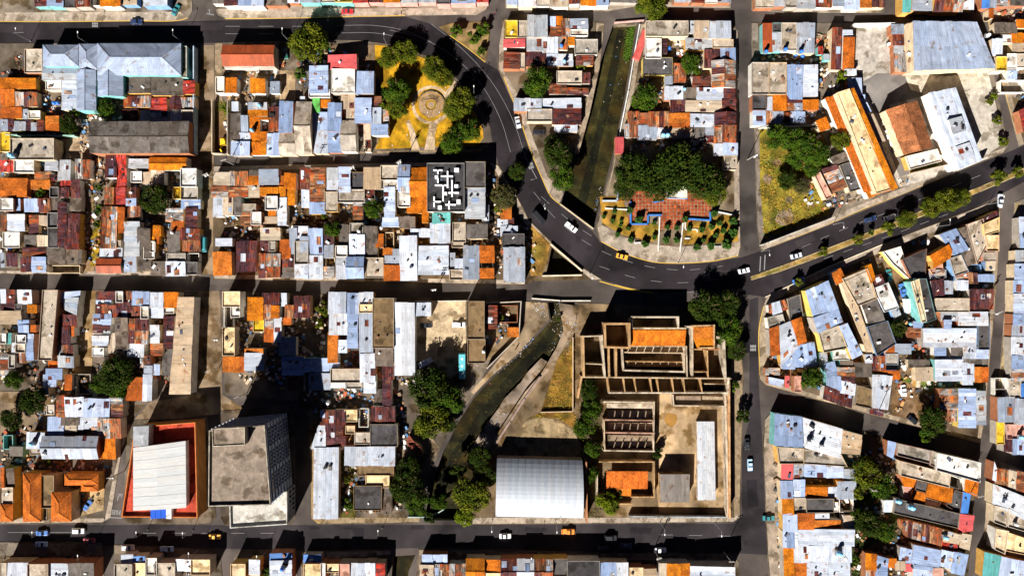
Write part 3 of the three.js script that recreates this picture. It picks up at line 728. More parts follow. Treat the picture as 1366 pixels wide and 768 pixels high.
Q 1195 665 1280 685 1278 704 1192 684 k44
1180 668 1193 683 l34
Q 1280 686 1300 688 1297 707 1279 711 P32
Q 1202 694 1214 696 1212 708 1204 706 m30
Q 1214 695 1258 706 1256 728 1212 717 m40
Q 1259 707 1284 714 1280 726 1259 722 t40;Q 1284 712 1297 714 1294 734 1281 730 t34
Q 1258 722 1278 727 1276 736 1256 732 R36
Q 1202 730 1217 733 1216 752 1200 750 b34
Q 1220 727 1255 734 1253 756 1218 752 b42
Q 1257 733 1272 737 1269 758 1255 755 b44
Q 1273 736 1292 740 1287 768 1270 764 b42
Q 1156 738 1171 740 1169 760 1155 760 O42
Q 1171 741 1186 746 1184 768 1168 768 b42;1186 745 1196 756 O36
1195 749 1208 760 t36;1208 752 1220 762 P34
1155 760 1168 776 m40;1168 763 1176 776 O38
Q 1220 753 1245 757 1243 776 1219 776 b40;1244 758 1258 776 p36
1043 619 1058 642 P42;1059 620 1074 640 g36
1075 620 1102 636 b38;1103 622 1126 637 b36;1126 626 1141 640 g34
1042 642 1058 664 b44;1059 640 1074 664 b40
1074 650 1103 665 O38;1104 650 1117 662 l34;1118 642 1142 666 g38
1044 664 1059 686 O44;1059 664 1076 684 c36
1076 665 1112 683 k42;1110 670 1118 682 w32
1045 686 1057 709 b46;1057 687 1064 709 b46
1064 685 1086 706 o44
1086 685 1107 694 l38;1086 694 1122 706 o42
1122 666 1140 684 q;1126 688 1142 708 t34
1045 709 1060 730 b48;1060 708 1065 728 l46
1065 706 1139 728 l48
1046 730 1060 772 O46
1060 727 1080 750 l44;1061 750 1077 776 o40
1080 728 1110 750 l46;1110 728 1136 750 l44
1077 750 1105 776 l42;1105 750 1134 776 l40
#far east lower row
Q 1327 616 1330 625 1330 642 1325 640 l46
Q 1329 624 1346 628 1345 648 1328 644 m44
Q 1347 627 1357 630 1355 655 1346 650 t40;Q 1357 628 1380 634 1380 662 1356 656 m40
Q 1327 646 1380 668 1380 700 1326 672 l48
Q 1327 674 1345 678 1342 702 1326 696 c42
Q 1346 678 1380 694 1380 712 1345 702 c44
Q 1329 705 1345 708 1340 738 1327 732 C44
Q 1345 710 1380 722 1380 742 1342 734 C46
Q 1314 736 1336 742 1332 772 1312 770 n42
Q 1337 742 1380 752 1380 790 1332 780 b46
#far east row
1331 505 1345 530 q;1347 505 1362 530 c38;1363 512 1376 532 a38
1332 530 1354 563 g42;1355 532 1376 566 g42
1343 566 1366 585 p34;1330 562 1340 592 y34
1340 583 1351 602 r38;1352 586 1368 606 b38
1331 520 1345 530 q
#slanting block below the avenue
Q 1104 500 1122 503 1122 521 1103 514 b36
Q 1123 500 1139 502 1141 512 1124 508 r34
Q 1123 508 1142 512 1140 527 1122 524 l36
Q 1101 515 1121 520 1119 539 1099 532 r36;Q 1122 524 1138 527 1136 544 1120 539 r36
1142 500 1164 516 q;Q 1144 514 1166 520 1164 545 1141 540 D30
Q 1165 500 1192 502 1184 546 1164 543 l38
Q 1163 543 1180 546 1178 555 1161 551 r30
Q 1026 503 1046 507 1045 516 1026 512 b36
1048 502 1053 516 P34;1060 502 1069 522 p32
1022 491 1040 500 m30;1040 489 1056 503 q
1254 519 1279 546 m36;1263 545 1277 562 m32
1280 519 1302 570 b38;1302 522 1316 566 g38
1223 508 1228 516 t30
1285 500 1298 513 l36
#south row of the long street
0 751 8 776 c48;8 751 36 776 l48
37 752 64 776 c48;65 752 90 776 l46
91 751 124 776 d50
162 740 176 750 l36;153 752 176 776 c40;177 751 193 776 C36;177 742 192 750 a34
195 744 209 766 w44;206 751 233 776 c44
235 746 256 762 l42;255 746 280 766 C44
308 752 327 776 C42;332 747 346 766 l36;332 766 346 780 C32
360 738 388 748 a40;360 748 388 776 l44
405 752 428 776 C42;428 751 434 776 w44;434 752 452 763 C42
405 740 428 751 a28;452 752 466 776 p44;466 752 487 776 l44;487 751 500 776 l44
500 752 513 776 R40
563 740 577 752 b36;578 740 596 752 b34;560 754 578 776 t40;579 753 600 776 m38
600 753 622 776 m40
622 745 646 776 O-40;646 747 668 764 O38;646 764 668 778 C38
668 746 690 776 r-42
690 746 712 776 l-44
712 746 737 776 m-42
737 745 757 768 k40
757 748 800 776 K46
800 751 822 776 b44;822 751 838 776 l44
840 757 858 776 C40;858 759 876 776 T40
880 752 890 776 t42;890 752 908 776 O44;908 752 920 776 O42
922 756 980 776 l50
`;
// ---------- houses ----------
// one line is one or more lots; each roof: x0 y0 x1 y1 or Q and four corners (photograph pixels at eaves height), roof kind, shape, height in dm
const PAL = {
  b: ['sheet', [[0.36, 0.44, 0.63], [0.31, 0.39, 0.57], [0.46, 0.53, 0.7], [0.25, 0.33, 0.51]], 'silver-blue sheet'], g: ['sheet', [[0.33, 0.35, 0.40], [0.40, 0.41, 0.43], [0.27, 0.30, 0.36]], 'grey sheet'],
  l: ['sheet', [[0.54, 0.57, 0.65], [0.48, 0.51, 0.58], [0.6, 0.61, 0.65]], 'pale sheet'], t: ['sheet', [[0.46, 0.34, 0.23], [0.52, 0.41, 0.29]], 'tan sheet'], T: ['sheet', [[0.47, 0.33, 0.2], [0.5, 0.36, 0.23]], 'beige sheet'],
  r: ['rust', [[0.11, 0.04, 0.043], [0.15, 0.05, 0.048], [0.095, 0.036, 0.045], [0.2, 0.068, 0.045]], 'maroon sheet'], m: ['rust', [[0.28, 0.1, 0.045], [0.4, 0.18, 0.08], [0.46, 0.4, 0.36], [0.14, 0.05, 0.046], [0.5, 0.46, 0.44], [0.34, 0.13, 0.06]], 'rusty patchwork'],
  o: ['tile', [[0.58, 0.15, 0.016], [0.5, 0.12, 0.016], [0.64, 0.19, 0.024]], 'orange tile'], O: ['tile', [[0.7, 0.22, 0.008], [0.66, 0.18, 0.008]], 'bright orange'], y: ['conc', [[0.8, 0.5, 0.03]], 'yellow'],
  R: ['rust', [[0.5, 0.06, 0.045], [0.42, 0.06, 0.05]], 'red sheet'], P: ['sheet', [[0.6, 0.09, 0.09]], 'pink-red'], p: ['conc', [[0.62, 0.33, 0.26]], 'pinkish'], B: ['sheet', [[0.4, 0.075, 0.018], [0.37, 0.07, 0.018]], 'brick-red sheet'], S: ['sheet', [[0.29, 0.34, 0.45]], 'striped blue-grey'], U: ['tile', [[0.42, 0.16, 0.065]], 'terracotta'],
  d: ['conc', [[0.13, 0.105, 0.09], [0.18, 0.14, 0.115], [0.15, 0.13, 0.12]], 'dark brown-grey'], k: ['conc', [[0.075, 0.07, 0.076], [0.1, 0.092, 0.094]], 'charcoal'], K: ['conc', [[0.055, 0.052, 0.057]], 'black'],  // charcoal and dark brown-grey also paint in the shade of a couple of courts
  c: ['conc', [[0.44, 0.37, 0.3], [0.52, 0.44, 0.36], [0.38, 0.34, 0.3]], 'grey concrete'], C: ['conc', [[0.84, 0.62, 0.36], [0.78, 0.59, 0.38]], 'cream concrete'], D: ['conc', [[0.22, 0.145, 0.075]], 'stained brown concrete'],
  w: ['conc', [[0.84, 0.8, 0.76], [0.78, 0.76, 0.75]], 'white'], W: ['sheet', [[0.6, 0.65, 0.76]], 'white-blue sheet'], n: ['sheet', [[0.1, 0.36, 0.34]], 'teal'], G: ['sheet', [[0.1, 0.38, 0.07]], 'green'], a: ['sheet', [[0.06, 0.2, 0.55]], 'bright blue'], q: ['conc', [[0.4, 0.3, 0.2]], 'open yard'],
};
const FLAT = 'cwkCDKypq', WALLS = [[[0.72, 0.58, 0.4], 'cream'], [[0.8, 0.77, 0.72], 'white'], [[0.66, 0.38, 0.1], 'ochre'], [[0.42, 0.17, 0.085], 'brick'], [[0.2, 0.5, 0.5], 'turquoise'], [[0.66, 0.34, 0.3], 'pink'], [[0.45, 0.4, 0.35], 'grey'], [[0.2, 0.36, 0.62], 'blue'], [[0.75, 0.58, 0.15], 'yellow']];
const patches = [];                                                     // every roof outline, for placing clutter
function parsePatch(s) {
  const w = s.trim().split(/\s+/); let c, i;
  if (w[0] === 'Q') { const n = w.slice(1, 9).map(Number); c = [[n[0], n[1]], [n[2], n[3]], [n[4], n[5]], [n[6], n[7]]]; i = 9; } else { const n = w.slice(0, 4).map(Number); c = [[n[0], n[1]], [n[2], n[1]], [n[2], n[3]], [n[0], n[3]]]; i = 4; }
  const m = /^([a-zA-Z])([-|hf]?)(\d*)$/.exec(w[i]); if (!m) throw new Error('bad roof ' + s);
  const xs = c.map(q => q[0]), ys = c.map(q => q[1]);
  return { c, code: m[1], shape: m[2], h: m[3] ? +m[3] / 10 : 3.2, x0: Math.min(...xs), x1: Math.max(...xs), y0: Math.min(...ys), y1: Math.max(...ys) };
}
const areaOf = p => (p.x1 - p.x0) * (p.y1 - p.y0);
const mixc = (a, b, t) => a.map((x, i) => x * (1 - t) + b[i] * t);
const vary = (c, a = 0.12) => { const f = 1 + rr(-a, a), t = rr(-0.03, 0.03); return [c[0] * f * (1 + t), c[1] * f, c[2] * f * (1 - t)]; };
function roofSheets(q, code, parent, min = 1.4, max = 2.8) {            // q: A B C D clockwise, slope runs A to D; separate sheets, lapped
  const [A, B, C, D] = q, mt = M[PAL[code][0]], W = A.distanceTo(B), n = clamp(Math.round(W / rr(min, max)), 1, 10), base = pick(PAL[code][1]);
  const L = A.distanceTo(D), rows = L > 9 && rnd() < 0.6 ? 2 : 1, mixed = code === 'm', cut = rr(0.35, 0.65);
  for (let k = 0; k < n; k++) for (let r = 0; r < rows; r++) {
    const v0 = r === 0 ? 0 : cut - 0.02, v1 = rows === 1 || r === 1 ? 1 : cut, u0 = k / n, u1 = (k + 1) / n + (k < n - 1 ? 0.012 : 0), e0 = r === 0 ? rr(-0.16, 0.1) / L : 0, e1 = v1 === 1 ? rr(-0.16, 0.12) / L : 0, lift = rr(0, 0.05) + r * -0.03;
    const at = (u, v) => { const t = lerp3(A, B, u), o = lerp3(D, C, u), z = t.lerp(o, v); z.y += lift; return z; };
    const col = mixed || rnd() < 0.2 ? vary(pick(PAL[code][1]), 0.2) : vary(base, 0.1);
    const b = new MB(); b.slab(at(u0, v0 - e0), at(u1, v0 - e0), at(u1, v1 + e1), at(u0, v1 + e1), 0.05, col); b.build('roof_sheet', mt, parent);
  }
  const np = 'blgtrm'.includes(code) && W * L > 25 ? Math.floor(rr(0, 2.9)) : 0;                                // odd repair sheets laid on top
  for (let k = 0; k < np; k++) { const u = rr(0.02, 0.75), v = rr(0.05, 0.7), du = rr(0.9, 2) / W, dv = rr(1.2, 3) / L, oc = pick(['r', 'r', 'l', 'g', 'm', 'b']), at = (a, c) => { const t = lerp3(A, B, Math.min(1, a)), o = lerp3(D, C, Math.min(1, a)), z = t.lerp(o, Math.min(1, c)); z.y += 0.09 + k * 0.02; return z; }, b = new MB(); b.slab(at(u, v), at(u + du, v), at(u + du, v + dv), at(u, v + dv), 0.04, vary(pick(PAL[oc][1]), 0.15)); b.build('patch_sheet', M[PAL[oc][0]], parent); }
}
function makePatch(p, house, wallB, wallCol) {
  patches.push(p); const { code, shape } = p, h = p.h + rr(-0.12, 0.12), [mk, cols] = PAL[code], mt = M[mk];
  let q = p.c.map(([x, y]) => P(x, y, h)); const mid = q[0].clone().add(q[1]).add(q[2]).add(q[3]).multiplyScalar(0.25);
  for (const v of q) { const d = v.clone().sub(mid); d.y = 0; v.add(d.normalize().multiplyScalar(0.24)); }
  const inset = rr(0.17, 0.23), foot = q.map(v => { const d = mid.clone().sub(v); d.y = 0; return v.clone().add(d.normalize().multiplyScalar(inset)); });
  const wallQuad = (i, j, yi, yj) => wallB.quad(V(foot[j].x, 0, foot[j].z), V(foot[i].x, 0, foot[i].z), V(foot[i].x, yi, foot[i].z), V(foot[j].x, yj, foot[j].z), wallCol, [rr(0, 9), 0]);
  if (code === 'q') { const b = new MB(); for (let i = 0; i < 4; i++) b.wall(foot[i], foot[(i + 1) % 4], 2.1 + rr(0, 0.3), 0.2, wallCol); b.build('yard_wall', M.plas, house); return; }
  if (FLAT.includes(code) && shape !== '-' && shape !== '|') {
    const col = vary(pick(cols), 0.09), b = new MB(), up = v => V(v.x, h - 0.02, v.z), ff = foot.map(up); b.slab(ff[0], ff[1], ff[2], ff[3], 0.18, col); b.build('roof', mt, house);
    for (let i = 0; i < 4; i++) wallQuad(i, (i + 1) % 4, h - 0.19, h - 0.19);
    const r = new MB(), ph = rr(0.25, 0.6); for (let i = 0; i < 4; i++) { const a = foot[i], c = foot[(i + 1) % 4]; if (a.distanceTo(c) > 1) r.wall(a, c, ph + 0.12 + i * 0.004, 0.16, mixc(col, wallCol, 0.3), h - 0.14); } r.build('parapet', M.plas, house); return;
  }
  if (shape === '-' || shape === '|') {
    if (shape === '|') { q = [q[1], q[2], q[3], q[0]]; foot.push(foot.shift()); }
    const [A, B, C, D] = q, rise = A.distanceTo(D) * (code === 'd' ? 0.1 : 0.16), ra = lerp3(A, D, 0.5), rb = lerp3(B, C, 0.5); ra.y += rise; rb.y += rise;
    roofSheets([rb, ra, A, B], code, house, 2.4, 4); roofSheets([ra, rb, C, D], code, house, 2.4, 4);
    const c = new MB(); c.wall(ra, rb, 0.1, 0.3, vary(cols[0], 0.1).map(x => x * 0.9), ra.y + 0.03); c.build('ridge_cap', mt, house);
    for (let i = 0; i < 4; i++) wallQuad(i, (i + 1) % 4, h - 0.08, h - 0.08);
    for (const [i, j, r] of [[3, 0, ra], [1, 2, rb]]) wallB.tri(V(foot[j].x, h - 0.08, foot[j].z), V(foot[i].x, h - 0.08, foot[i].z), V(r.x + (mid.x - r.x) * 0.03, r.y - 0.1, r.z + (mid.z - r.z) * 0.03), wallCol);
    return;
  }
  if (shape === 'h') {
    let [A, B, C, D] = q; if (A.distanceTo(B) < A.distanceTo(D)) [A, B, C, D] = [B, C, D, A];
    const w = A.distanceTo(D), L = A.distanceTo(B), k = clamp(w * 0.5 / L, 0.1, 0.48), rise = w * 0.2, ra = lerp3(lerp3(A, D, 0.5), lerp3(B, C, 0.5), k), rb = lerp3(lerp3(A, D, 0.5), lerp3(B, C, 0.5), 1 - k); ra.y += rise; rb.y += rise;
    const dn = v => V(v.x, v.y - 0.06, v.z), face = (...f) => { const b = new MB(), col = vary(cols[0], 0.05); if (f.length === 4) b.slab(f[0], f[1], f[2], f[3], 0.06, col); else { b.tri(f[2], f[1], f[0], col, [0, 0], [f[2].distanceTo(f[1]), 0], [0, 4]); b.tri(dn(f[0]), dn(f[1]), dn(f[2]), col); } b.build('roof_slope', mt, house); };
    face(A, B, rb, ra); face(ra, rb, C, D); face(D, A, ra); face(B, C, rb);
    const c = new MB(); for (const [s, e] of [[ra, rb], [A, ra], [D, ra], [B, rb], [C, rb]]) { const d = V(e.x - s.x, 0, e.z - s.z).normalize(), n = V(-d.z * 0.13, 0, d.x * 0.13), u = v => V(v.x, v.y + 0.05, v.z); c.slab(u(s).sub(n), u(e).sub(n), u(e).add(n), u(s).add(n), 0.05, cols[0].map(x => Math.min(0.9, x * 1.15))); } c.build('ridge_cap', mt, house);
    for (let i = 0; i < 4; i++) wallQuad(i, (i + 1) % 4, h - 0.1, h - 0.1); return;
  }
  // lean-to roof
  const w = q[0].distanceTo(q[1]), l = q[0].distanceTo(q[3]); let rot = (w > l * 1.5 ? rnd() < 0.25 : rnd() < 0.7) ? 0 : 1; if (rnd() < 0.5) rot += 2;
  for (let i = 0; i < rot; i++) { q.push(q.shift()); foot.push(foot.shift()); }
  const len = q[0].distanceTo(q[3]), drop = Math.min(1.1, len * rr(0.035, 0.085)); q[0].y += drop / 2; q[1].y += drop / 2; q[2].y -= drop / 2; q[3].y -= drop / 2;
  roofSheets(q, code, house);
  const ys = [h + drop * 0.47 - 0.07, h + drop * 0.47 - 0.07, h - drop * 0.47 - 0.07, h - drop * 0.47 - 0.07]; for (let i = 0; i < 4; i++) wallQuad(i, (i + 1) % 4, ys[i], ys[(i + 1) % 4]);
}
const SPECIAL = { '57 60 103 88': ['school_building', 'long institutional building with several blue-grey hipped metal roofs on the avenue', 'building'], '1218 29 1302': ['sheet_metal_hall', 'large slanting hall with one wide striped silver-blue roof above the paved yard', 'hall'], '297 60 365 88': ['red_hall', 'hall with brick-red gabled sheet roof and white canopy on the avenue', 'hall'], '120 162 251': ['warehouse', 'long warehouse with weathered brown-grey gabled roof beside the walled yard', 'warehouse'], '1183 147 1224': ['terracotta_hall', 'building with wide terracotta gabled roof beside a row of parked white cars', 'building'], '1241 124 1277': ['office_block', 'tall white office building with white-blue roof between two paved yards', 'building'], '1117 124 1133': ['long_block', 'long slanting building with cream flat roof edged by orange tiles', 'building'], '570 218 619': ['flat_roofed_block', 'black flat roofed building carrying white air ducts', 'building'], '418 598 451': ['market_hall', 'long narrow hall with pale ridged sheet roof beside the shaded lane', 'hall'], '237 397 258': ['long_shed', 'very long narrow shed with beige sheet roof in the market block', 'shed'], '57 387 77': ['long_flat_block', 'long narrow grey flat roofed building beside the sandy alley', 'building'], '526 404 553': ['long_workshop', 'long workshop with white sheet roof beside the tan parking yard', 'workshop'], '623 402 646': ['stained_block', 'narrow building with stained brown flat roof between yard and stream path', 'building'] };
const BLOCKWORDS = { 'north row of the avenue': 'on the straight avenue', 'north row by the side street': 'above the side lane near the stream', 'north row by the blue hall': 'across the lane from the workshops', 'east edge houses': 'along the lane beside the paved yard', 'walled school block': 'in the hipped-roof school block', 'plaza block': 'in the round plaza block', 'lane side houses': 'between the avenue bend and stream', 'riverside houses by the park': 'between stream and brick-paved park', 'workshop block': 'in the dry overgrown lot block', 'avenue corner block': 'below the brown warehouse', 'long row between the lanes': 'between plaza and white office roofs', 'slanting block below the avenue': 'in the slanting block under the median', 'far east row': 'on the yellow-kerbed lane', 'market block': 'in the sandy alley block', 'narrow row by the tower': 'in the tower shadow row', 'workshop row by the yard': 'by the tan parking yard', 'orange hip houses': 'among the orange hipped houses', 'row by the shaded lane': 'near the crescent kiosks', 'lower right block': 'in the block with the green gully', 'far east lower row': 'facing the green gully block', 'south row of the long street': 'along the long street below the hall' };
const built = [];
(function houses() {
  let block = ''; const lots = [];
  for (const raw of DATA.split('\n')) {
    const line = raw.trim(); if (!line) continue; if (line[0] === '#') { block = line.slice(1).trim(); continue; }
    const up = /south row/.test(block) ? 1.22 : /market|narrow row|workshop row|by the yard/.test(block) ? 1.2 : 1, ps = line.split(';').filter(x => x.trim()).map(parsePatch).map(p => (p.h *= p.h > 5.5 ? 1 : up, p)), key = Object.keys(SPECIAL).find(k => line.replace(/^Q /, '').startsWith(k)), a = ps.reduce((s, p) => s + areaOf(p), 0), last = lots[lots.length - 1];
    const near = last && !last.key && !key && last.block === block && last.ps.some(u => ps.some(v => Math.max(0, Math.max(u.x0, v.x0) - Math.min(u.x1, v.x1)) + Math.max(0, Math.max(u.y0, v.y0) - Math.min(u.y1, v.y1)) < 4));
    if (near && (last.a + a < 1500 || a < 420 || last.a < 420) && last.a + a < 2300) { last.ps.push(...ps); last.a += a; } else lots.push({ block, ps, key, a });
  }
  for (const L of lots) {
    const big = L.ps.slice().sort((u, v) => areaOf(v) - areaOf(u)), wl = /avenue$/.test(L.block) ? pick(WALLS) : pick([...WALLS.slice(0, 4), WALLS[0], WALLS[1], WALLS[6], pick(WALLS)]), sp = L.key && SPECIAL[L.key];
    const cx = big[0].c.reduce((s, q) => s + q[0], 0) / 4, cy = big[0].c.reduce((s, q) => s + q[1], 0) / 4, base = P(cx, cy, big[0].h); base.y = 0;
    const g = thing(sp ? sp[0] : 'house', '', sp ? sp[2] : 'house', null, sp ? null : 'houses ' + (BLOCKWORDS[L.block] || 'of the town')), wc = sp && sp[0] === 'office_block' ? [0.85, 0.84, 0.82] : wl[0];
    for (const p of L.ps) { const b = new MB(); makePatch(p, g, b, wc); if (!b.empty) b.build('wall', M.plas, g); }
    g.position.copy(base); for (const ch of g.children) ch.position.sub(base);
    const codes = []; for (const p of big) if (!codes.includes(p.code) && p.code !== 'q') codes.push(p.code);
    built.push({ g, L, sp, cx, cy, roof: codes.slice(0, 2).map(c => PAL[c][2]), n: L.ps.length, wall: wl[1], wallCol: wc, a: L.a });
  }
  const words = ['', 'one', 'two', 'three', 'four', 'five', 'six', 'seven'];
  const put = (B, f) => { const k = {}; for (const x of B) { if (x.sp) { x.label = x.sp[1]; continue; } x.label = f(x); (k[x.label] = k[x.label] || []).push(x); } return Object.values(k).filter(v => v.length > 1).flat(); };
  const size = x => x.a > 1500 ? 'large' : x.a > 800 ? 'mid-sized' : 'small', place = x => BLOCKWORDS[x.L.block] || 'in the town', secs = x => x.n > 7 ? 'many' : words[x.n];
  let same = put(built, x => `${x.wall} house with ${x.roof.join(' and ')} roof ${place(x)}`);
  const nb = x => built.filter(o => o !== x && !o.sp && o.L.block === x.L.block).sort((u, v) => Math.hypot(u.cx - x.cx, u.cy - x.cy) - Math.hypot(v.cx - x.cx, v.cy - x.cy))[0];
  for (const x of same) { const o = nb(x); x.label = `${size(x)} ${x.wall} house, ${x.roof.join(' and ')} roof, beside ${o ? o.roof[0] : 'plain'} roofed house`; }
  const k2 = {}; for (const x of built) (k2[x.label] = k2[x.label] || []).push(x);
  for (const v of Object.values(k2)) if (v.length > 1) for (const x of v) { const o = nb(x); x.label = `${secs(x)}-part ${x.wall} house, ${x.roof.join(' and ')} roof, near ${o ? o.roof.join(' and ') : 'plain'} roof`; }
  const k3 = {}; for (const x of built) (k3[x.label] = k3[x.label] || []).push(x);
  for (const v of Object.values(k3)) if (v.length > 1) for (const x of v) x.g.userData.group = 'alike houses: ' + v[0].label;
  for (const x of built) x.g.userData.label = x.label.split(' ').slice(0, 16).join(' ');
  console.log('houses', built.length, 'roofs', patches.length);
  // windows and doors on the faces that show towards the middle of the town
  const winG = new THREE.BoxGeometry(1, 1.1, 0.16), frG = new THREE.BoxGeometry(1.24, 1.34, 0.14), doorG = new THREE.BoxGeometry(1.1, 2.1, 0.16), doorM = [[0.16, 0.05, 0.02], [0.05, 0.1, 0.2], [0.5, 0.48, 0.45], [0.04, 0.16, 0.12]].map(c => new THREE.MeshStandardMaterial({ color: new THREE.Color(...c), roughness: 0.6 })), frM = new THREE.MeshStandardMaterial({ color: new THREE.Color(0.75, 0.73, 0.7), roughness: 0.7 });
  const blocked = (x, y) => patches.some(p => x > p.x0 && x < p.x1 && y > p.y0 && y < p.y1);
  for (const B of built) for (const p of B.L.ps) {
    if (p.code === 'q' || p.h < 3.3) continue; const mx = (p.x0 + p.x1) / 2 - 683, my = (p.y0 + p.y1) / 2 - 384;
    for (let i = 0; i < 4; i++) {
      const a = p.c[i], b = p.c[(i + 1) % 4], nx = b[1] - a[1], ny = a[0] - b[0], l = Math.hypot(nx, ny); if (l < 12) continue; const ux = nx / l, uy = ny / l, ex = (a[0] + b[0]) / 2, ey = (a[1] + b[1]) / 2;
      if (-(ux * mx + uy * my) * p.h / H < 2.6 || blocked(ex + ux * 6, ey + uy * 6) || blocked(ex + ux * 2, ey + uy * 2)) continue;
      const A = P(a[0], a[1], p.h), C = P(b[0], b[1], p.h), ang = Math.atan2(ux, uy), n = Math.max(1, Math.floor(l * S / 2.6)), storeys = p.h > 6 ? 2 : 1;
      for (let f = 0; f < storeys; f++) for (let k = 0; k < n; k++) { const t = (k + 0.5) / n, q = lerp3(A, C, t), d = f === 0 && k === Math.floor(n / 2), o = -0.16; q.x += ux * o; q.z += uy * o;
        const wq = V(q.x - B.g.position.x, 0, q.z - B.g.position.z), push = 0.03; wq.x += ux * push; wq.z += uy * push;
        const m = d ? obj('door', doorG, pick(doorM), B.g) : obj('window', winG, M.glass, B.g); m.position.set(wq.x, d ? 1.2 : 1.75 + f * 3, wq.z); m.rotation.y = ang;
        if (!d) { const fr = obj('frame', frG, frM, m); fr.position.set(0, 0, -0.012); } }
    }
  }
})();
// ---------- single large buildings ----------
const quadOf = (s, h) => poly(s, h);
function walls4(b, q, y0, y1, col) { for (let i = 0; i < 4; i++) { const a = q[i], c = q[(i + 1) % 4]; b.quad(V(c.x, y0, c.z), V(a.x, y0, a.z), V(a.x, y1, a.z), V(c.x, y1, c.z), col); } }
function topOf(name, q, y, col, mt, parent, t = 0.2) { const b = new MB(), k = q.map(v => V(v.x, y, v.z)); b.slab(k[0], k[1], k[2], k[3], t, col); return b.build(name, mt, parent); }
function parapet(name, q, y, h, w, col, mt, parent) { const b = new MB(); for (let i = 0; i < 4; i++) b.wall(q[i], q[(i + 1) % 4], h + i * 0.004, w, col, y); return b.build(name, mt, parent); }
{ // the concrete tower with its podium
  const t = thing('tower_block', 'tall grey concrete tower block with stained flat roof and slot windows', 'tower'), h = 23, q = quadOf('280 574 353 567 361 672 279 674', h), b = new MB(), grey = [0.5, 0.57, 0.66];
  walls4(b, q, 0, h - 0.25, grey); b.build('wall', M.plas, t); topOf('roof', q, h - 0.05, [0.28, 0.222, 0.18], M.conc, t); parapet('parapet', q, h - 0.1, 0.9, 0.3, [0.42, 0.38, 0.32], M.conc, t);
  const p = quadOf('283 572 326 570 326 593 284 595', h + 3.2), pb = new MB(); walls4(pb, p, h, h + 3, [0.33, 0.3, 0.27]); const ph = pb.build('penthouse', M.plas, t); topOf('penthouse_roof', p, h + 3.2, [0.28, 0.22, 0.175], M.conc, ph); parapet('parapet', p, h + 3.15, 0.35, 0.25, [0.5, 0.45, 0.36], M.conc, ph);
  const slot = new THREE.BoxGeometry(0.95, 2.0, 0.3);
  for (const [i, cols, x0, x1] of [[1, 18, 0.05, 0.93], [0, 12, 0.06, 0.94], [2, 12, 0.06, 0.94]]) { const a = q[i], c = q[i + 1], d = V(c.x - a.x, 0, c.z - a.z).normalize(), ang = Math.atan2(-d.z, d.x) + Math.PI;
    for (let f = 0; f < 7; f++) for (let k = 0; k < cols; k++) { if (i === 1 && k % 6 === 5) continue; const w = obj('window', slot, M.glass, t), z = lerp3(a, c, x0 + (x1 - x0) * (k + 0.5) / cols); w.position.set(z.x, 2 + f * 3.05, z.z); w.rotation.y = ang; } }
  for (let f = 1; f < 8; f++) { const band = new MB(); for (let i = 0; i < 2; i++) band.wall(q[i], q[i + 1], 0.35, 0.7, [0.46, 0.52, 0.6], f * 3.05 - 0.2 + i * 0.003); band.build('floor_band', M.plas, t); }
  const pq = quadOf('307 672 361 664 383 648 383 699 308 703', 9), k = pq.map(v => V(v.x, 0, v.z)); void k;
  const pod = quadOf('307 662 383 655 383 698 308 703', 9), wb = new MB(); walls4(wb, pod, 0, 8.8, [0.33, 0.36, 0.4]); wb.build('podium_wall', M.plas, t); topOf('podium_roof', pod, 9, [0.56, 0.53, 0.49], M.conc, t); parapet('podium_parapet', pod, 8.95, 0.9, 0.3, [0.6, 0.58, 0.55], M.conc, t);
  for (let f = 0; f < 2; f++) for (let n = 0; n < 6; n++) { const z = lerp3(pod[1], pod[2], (n + 0.6) / 6.6), w = obj('window', slot, M.glass, t); w.position.set(z.x, 2.4 + f * 3.4, z.z); w.rotation.y = Math.PI / 2; }
}
